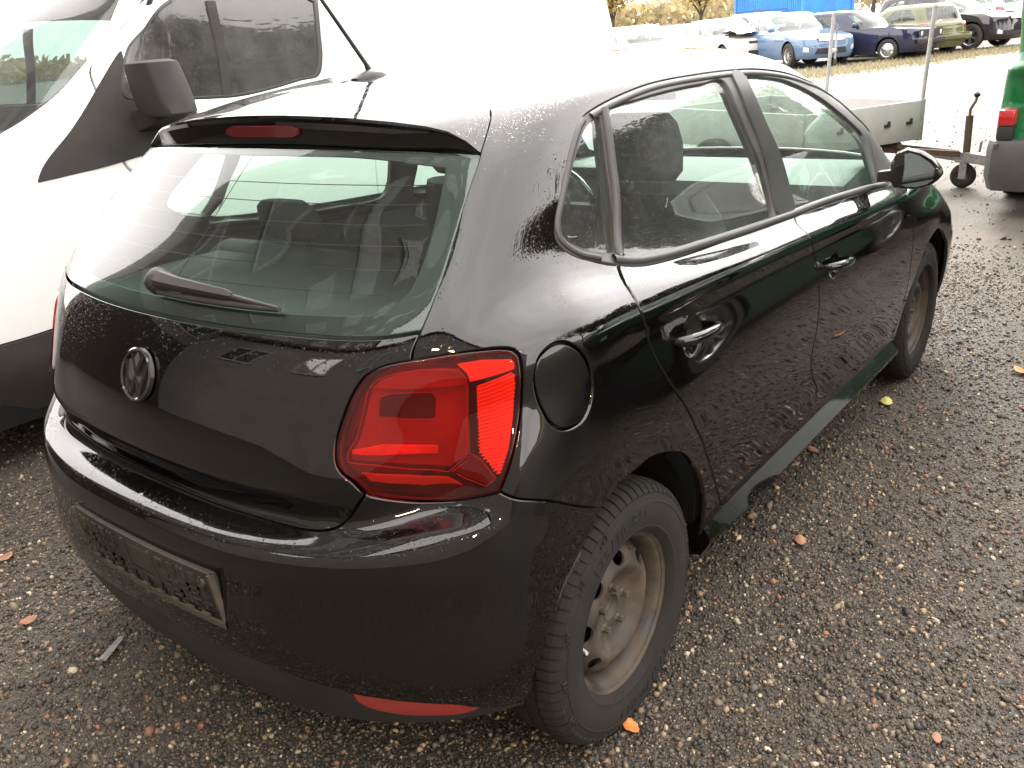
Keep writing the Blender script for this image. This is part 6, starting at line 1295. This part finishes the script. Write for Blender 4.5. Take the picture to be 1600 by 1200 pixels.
for i, (x, y, h, s_, lab) in enumerate([(58, 34, 7, 11, 'golden autumn tree beyond the white estate, left of the blue container'), (60, 28, 7, 12, 'yellow autumn tree behind the white cars, left edge of the container'), (50, 13.2, 7.5, 13, 'autumn tree with reddish tips, just right of the blue container'), (52, 10.0, 7, 14, 'yellowing tree above the navy hatchback roof'), (54, 6.8, 7, 15, 'golden brown tree above the olive hatchback'), (58, 2.5, 7, 16, 'bushy autumn tree above the dark SUV')]):
    tree('autumn_tree', lab, x, y, h, h*.5, M['leaf_gold'], 5200, .17, s_, 'autumn trees behind the parked cars')
# far-off wood all round the yard
rn = np.random.default_rng(21); nl = 60000; an = rn.uniform(0, 2*PI, nl); rd = rn.uniform(150, 190, nl); hh = 8*(.6+.4*np.sin(an*7)*np.sin(an*3+1))+rn.normal(0, .6, nl)
P = np.stack([20+rd*np.cos(an), rd*np.sin(an), np.abs(rn.random(nl))**.8*hh+.2+ground_z(20+rd*np.cos(an), 0)], 1); a = rn.normal(size=(nl, 3)); a /= np.linalg.norm(a, axis=1, keepdims=True); b = np.cross(a, rn.normal(size=(nl, 3))); b /= np.linalg.norm(b, axis=1, keepdims=True); s_ = rn.uniform(.4, 1.0, (nl, 1))
V = np.stack([P-a*s_, P+b*s_*.7, P+a*s_, P-b*s_*.7], 1).reshape(-1, 3); o = mk('far_wood', V, np.arange(nl*4).reshape(-1, 4), M['leaf_far'], None, False); at = o.data.attributes.new('tone', 'FLOAT', 'FACE'); at.data.foreach_set('value', rn.random(nl).astype(np.float32))
tag(o, 'far-off brown wood closing the horizon', kind='stuff')
# ------------------------------------------------------------------ loose gravel, leaves, litter
def ico():
    t = (1+5**.5)/2; V = np.array([(-1,t,0),(1,t,0),(-1,-t,0),(1,-t,0),(0,-1,t),(0,1,t),(0,-1,-t),(0,1,-t),(t,0,-1),(t,0,1),(-t,0,-1),(-t,0,1)], float)/np.hypot(1, t)
    F = np.array([(0,11,5),(0,5,1),(0,1,7),(0,7,10),(0,10,11),(1,5,9),(5,11,4),(11,10,2),(10,7,6),(7,1,8),(3,9,4),(3,4,2),(3,2,6),(3,6,8),(3,8,9),(4,9,5),(2,4,11),(6,2,10),(8,6,7),(9,8,1)]); return V, F
def octa(): return np.array([(1,0,0),(-1,0,0),(0,1,0),(0,-1,0),(0,0,1),(0,0,-1)], float), np.array([(0,2,4),(2,1,4),(1,3,4),(3,0,4),(2,0,5),(1,2,5),(3,1,5),(0,3,5)])
PAL = np.array([1.13, 1.03, .88])*np.array([(.020, .019, .018), (.035, .032, .029), (.055, .049, .042), (.085, .073, .06), (.12, .10, .08), (.20, .165, .12), (.33, .28, .21), (.42, .38, .32), (.22, .11, .07), (.17, .10, .07), (.10, .10, .105)])
def stones(name, label, P, size, shape, seed, probs):
    rn = np.random.default_rng(seed); bv, bf = shape; n = len(P); k = len(bv)
    S_ = size[:, None]*rn.uniform(.65, 1.2, (n, 3)); S_[:, 2] *= .72
    v = bv[None]*(1+rn.normal(0, .16, (n, k, 1)))*S_[:, None]
    q = rn.normal(size=(n, 4)); q /= np.linalg.norm(q, axis=1, keepdims=True); w_, x, y, z = q.T
    tl_ = .45; 
    Rm = np.stack([np.stack([1-2*(y*y+z*z), 2*(x*y-z*w_), 2*(x*z+y*w_)], 1), np.stack([2*(x*y+z*w_), 1-2*(x*x+z*z), 2*(y*z-x*w_)], 1), np.stack([2*(x*z-y*w_), 2*(y*z+x*w_), 1-2*(x*x+y*y)], 1)], 1)
    v = np.einsum('nij,nkj->nki', Rm, v)+P[:, None]; v[:, :, 2] += (size*.22)[:, None]
    V = v.reshape(-1, 3); F = (bf[None]+(np.arange(n)*k)[:, None, None]).reshape(-1, 3)
    me = bpy.data.meshes.new(name); me.vertices.add(len(V)); me.vertices.foreach_set('co', V.astype(np.float32).ravel()); me.loops.add(F.size); me.loops.foreach_set('vertex_index', F.astype(np.int32).ravel())
    me.polygons.add(len(F)); me.polygons.foreach_set('loop_start', np.arange(0, F.size, 3, dtype=np.int32)); me.update(calc_edges=True); me.validate()
    pick = rn.choice(len(PAL), n, p=probs); col = PAL[pick]*rn.uniform(.7, 1.3, (n, 1)); ca = me.attributes.new('stone_colour', 'FLOAT_COLOR', 'POINT'); ca.data.foreach_set('color', np.repeat(np.concatenate([col, np.ones((n, 1))], 1), k, 0).astype(np.float32).ravel())
    me.materials.append(M['stone']); o = bpy.data.objects.new(name, me); COL.objects.link(o); return tag(o, label, kind='stuff')
m, n, out = newmat('stone'); b = NB(n); p = b.N('BsdfPrincipled'); b.L(p.outputs[0], out.inputs[0]); at = b.N('Attribute'); at.attribute_name = 'stone_colour'; tcn = b.N('TexCoord')
b.val(p.inputs['Base Color'], b.mix(b.rng(b.noise(tcn.outputs['Object'], 300, 4), .35, .7, 0, .45), at.outputs['Color'], (.05, .042, .034, 1))); p.inputs['Roughness'].default_value = .5; p.inputs['Specular IOR Level'].default_value = .4
b.L(b.bump(b.noise(tcn.outputs['Object'], 500, 3), .4, .002), p.inputs['Normal']); M['stone'] = m
def scatter(n, smin, smax, dmax, seed, pw, margin=.22):
    """points on the ground in front of the camera, thinning out with distance"""
    rn = np.random.default_rng(seed); r = 1.1+(dmax-1.1)*rn.random(n)**pw; a = rn.uniform(R(-30), R(102), n); P = np.stack([CAMP[0]+r*np.cos(a), CAMP[1]+r*np.sin(a), np.zeros(n)], 1)
    P[:, 2] = ground_z(P[:, 0], P[:, 1]); d = P-CAMP; z = d @ np.array(_f); k = camd.lens/36.0; px = k*(d @ np.array(_r))/z; py = k*(d @ np.array(_u))/z
    ok = (z > .1) & (np.abs(px) < .5+margin) & (np.abs(py) < .375+margin) & ~((P[:, 0] > -.1) & (P[:, 0] < 3) & (np.abs(P[:, 1]) < .6))
    pat = .5+.5*np.sin(1.7*P[:, 0]+2.3*P[:, 1]+1.1*np.sin(2.9*P[:, 1]-1.3*P[:, 0]))*np.sin(1.1*P[:, 0]-1.9*P[:, 1]+.8*np.sin(3.1*P[:, 0]))
    trk = np.exp(-((P[:, 1]+1.75-.12*P[:, 0])/.32)**2)*(P[:, 0] > .3)      # worn wheel track
    keep = np.clip((.62+.55*pat)*(1-.55*trk), .25, 1)
    ok &= rn.random(n) < keep; P = P[ok]; s = smin*(smax/smin)**(rn.random(len(P))**2.0); return P, s
pr = np.array([.16, .19, .19, .15, .11, .08, .045, .025, .02, .022, .02]); pr /= pr.sum()
P, s = scatter(95000, .0042, .0115, 6.5, 31, 1.0); stones('gravel', 'loose dark gravel covering the yard', P, s, ico(), 31, pr)
P, s = scatter(330000, .0026, .0062, 6.0, 32, 1.05); stones('fine_gravel', 'fine grit between the stones of the yard', P, s, octa(), 32, pr)
P, s = scatter(16000, .006, .016, 16, 33, .8); stones('scattered_stones', 'scattered larger stones in the yard', P, s, ico(), 33, pr)
P, s = scatter(260, .012, .022, 7, 34, .8); stones('pebbles', 'odd bigger pebbles lying on the gravel', P, s, ico(), 34, pr)

# grass strip under the far row
rn = np.random.default_rng(41); ng = 9000; tt = rn.random(ng); gx_ = 18.5+11*tt+rn.normal(0, .7, ng); gy_ = 7.2-4.6*tt+rn.normal(0, .45, ng)+2.2*(1-tt)*rn.random(ng); P = np.stack([gx_, gy_, ground_z(gx_, gy_)], 1)
hgt = rn.uniform(.03, .13, ng); dx = rn.normal(0, .04, (ng, 2)); wv = rn.normal(0, .012, (ng, 2))
V = np.stack([np.c_[P[:, :2]-wv, P[:, 2]], np.c_[P[:, :2]+wv, P[:, 2]], np.c_[P[:, :2]+dx, P[:, 2]+hgt]], 1).reshape(-1, 3); M['grass'] = leafmat('grass', (.33, .295, .19), .3)
o = mk('grass', V, np.arange(ng*3).reshape(-1, 3), M['grass'], None, False); at = o.data.attributes.new('tone', 'FLOAT', 'FACE'); at.data.foreach_set('value', rn.random(ng).astype(np.float32)); tag(o, 'thin yellowing grass verge under the parked row', kind='stuff')
M['leaf_orange'] = pbr('leaf_orange', (.52, .17, .035), .6, var=.25, scale=40); M['leaf_tan'] = pbr('leaf_tan', (.24, .115, .06), .7, var=.3, scale=40); M['leaf_yellow'] = pbr('leaf_yellow', (.38, .36, .10), .6, var=.25, scale=40)
def leaf(label, x, y, s, rz, m, curl=.25, z0=.012):
    pts = []; nl_ = 9; secs = []
    for i in range(nl_):
        t = i/(nl_-1); hw = s*.34*math.sin(PI*min(1, t*.94+.03))**.7*(1+.12*math.sin(i*2.3)); xx = (t-.5)*s; zz = curl*s*(t-.5)**2*1.6
        secs.append([(xx, -hw, zz+curl*hw*.45), (xx, 0, zz), (xx, hw, zz+curl*hw*.6)])
    o = MB().loft(secs, closed=False, caps=False).build('fallen_leaf', m, None, ang=80); o.location = (x, y, z0+float(ground_z(x, y))); o.rotation_euler = (.12, -.1, rz)
    md_ = o.modifiers.new('thickness', 'SOLIDIFY'); md_.thickness = .0008
    tag(o, label, 'leaf', 'fallen leaves on the gravel')
LEAVES = [('bright orange leaf beside the rear tyre', -0.039, -0.825, 0.052, 1.2, 'leaf_orange'), ('brown leaf on the gravel right of the sill', 0.907, -0.876, 0.05, 0.4, 'leaf_tan'), ('yellow-green leaf on the gravel below the front wheel', 2.084, -0.803, 0.07, 0.2, 'leaf_yellow'), ('pale brown leaf at the left edge below the bumper', -0.634, 0.864, 0.05, -0.5, 'leaf_tan'), ('orange-brown leaf by the right photo edge', 2.673, -1.193, 0.07, 0.7, 'leaf_orange'), ('small reddish leaf near the bottom right', 0.293, -1.403, 0.03, 0.3, 'leaf_tan'), ('tan leaf between the front tyre and the sill', 1.522, -0.699, 0.05, 0.9, 'leaf_tan'), ('light brown leaf lying far left under the white van', -0.509, 1.302, 0.05, 0.1, 'leaf_tan')]
for lab, x, y, s, rz, c in LEAVES: leaf(lab, x, y, s, rz, M[c])
M['litter'] = pbr('litter', (.20, .19, .18), .5, var=.3, scale=30)
o = MB().loft([[(-.05, -.012, .004), (-.05, .012, .006), (-.05, .0, .010)], [(0, -.014, .008), (0, .012, .004), (0, 0, .012)], [(.05, -.006, .004), (.05, .008, .005), (.05, 0, .008)]]).build('plastic_scrap', M['litter'], None); o.location = (-0.567, 0.513, .012); o.rotation_euler = (0, 0, R(30)); tag(o, 'grey scrap of plastic on the gravel under the rear bumper', 'litter')
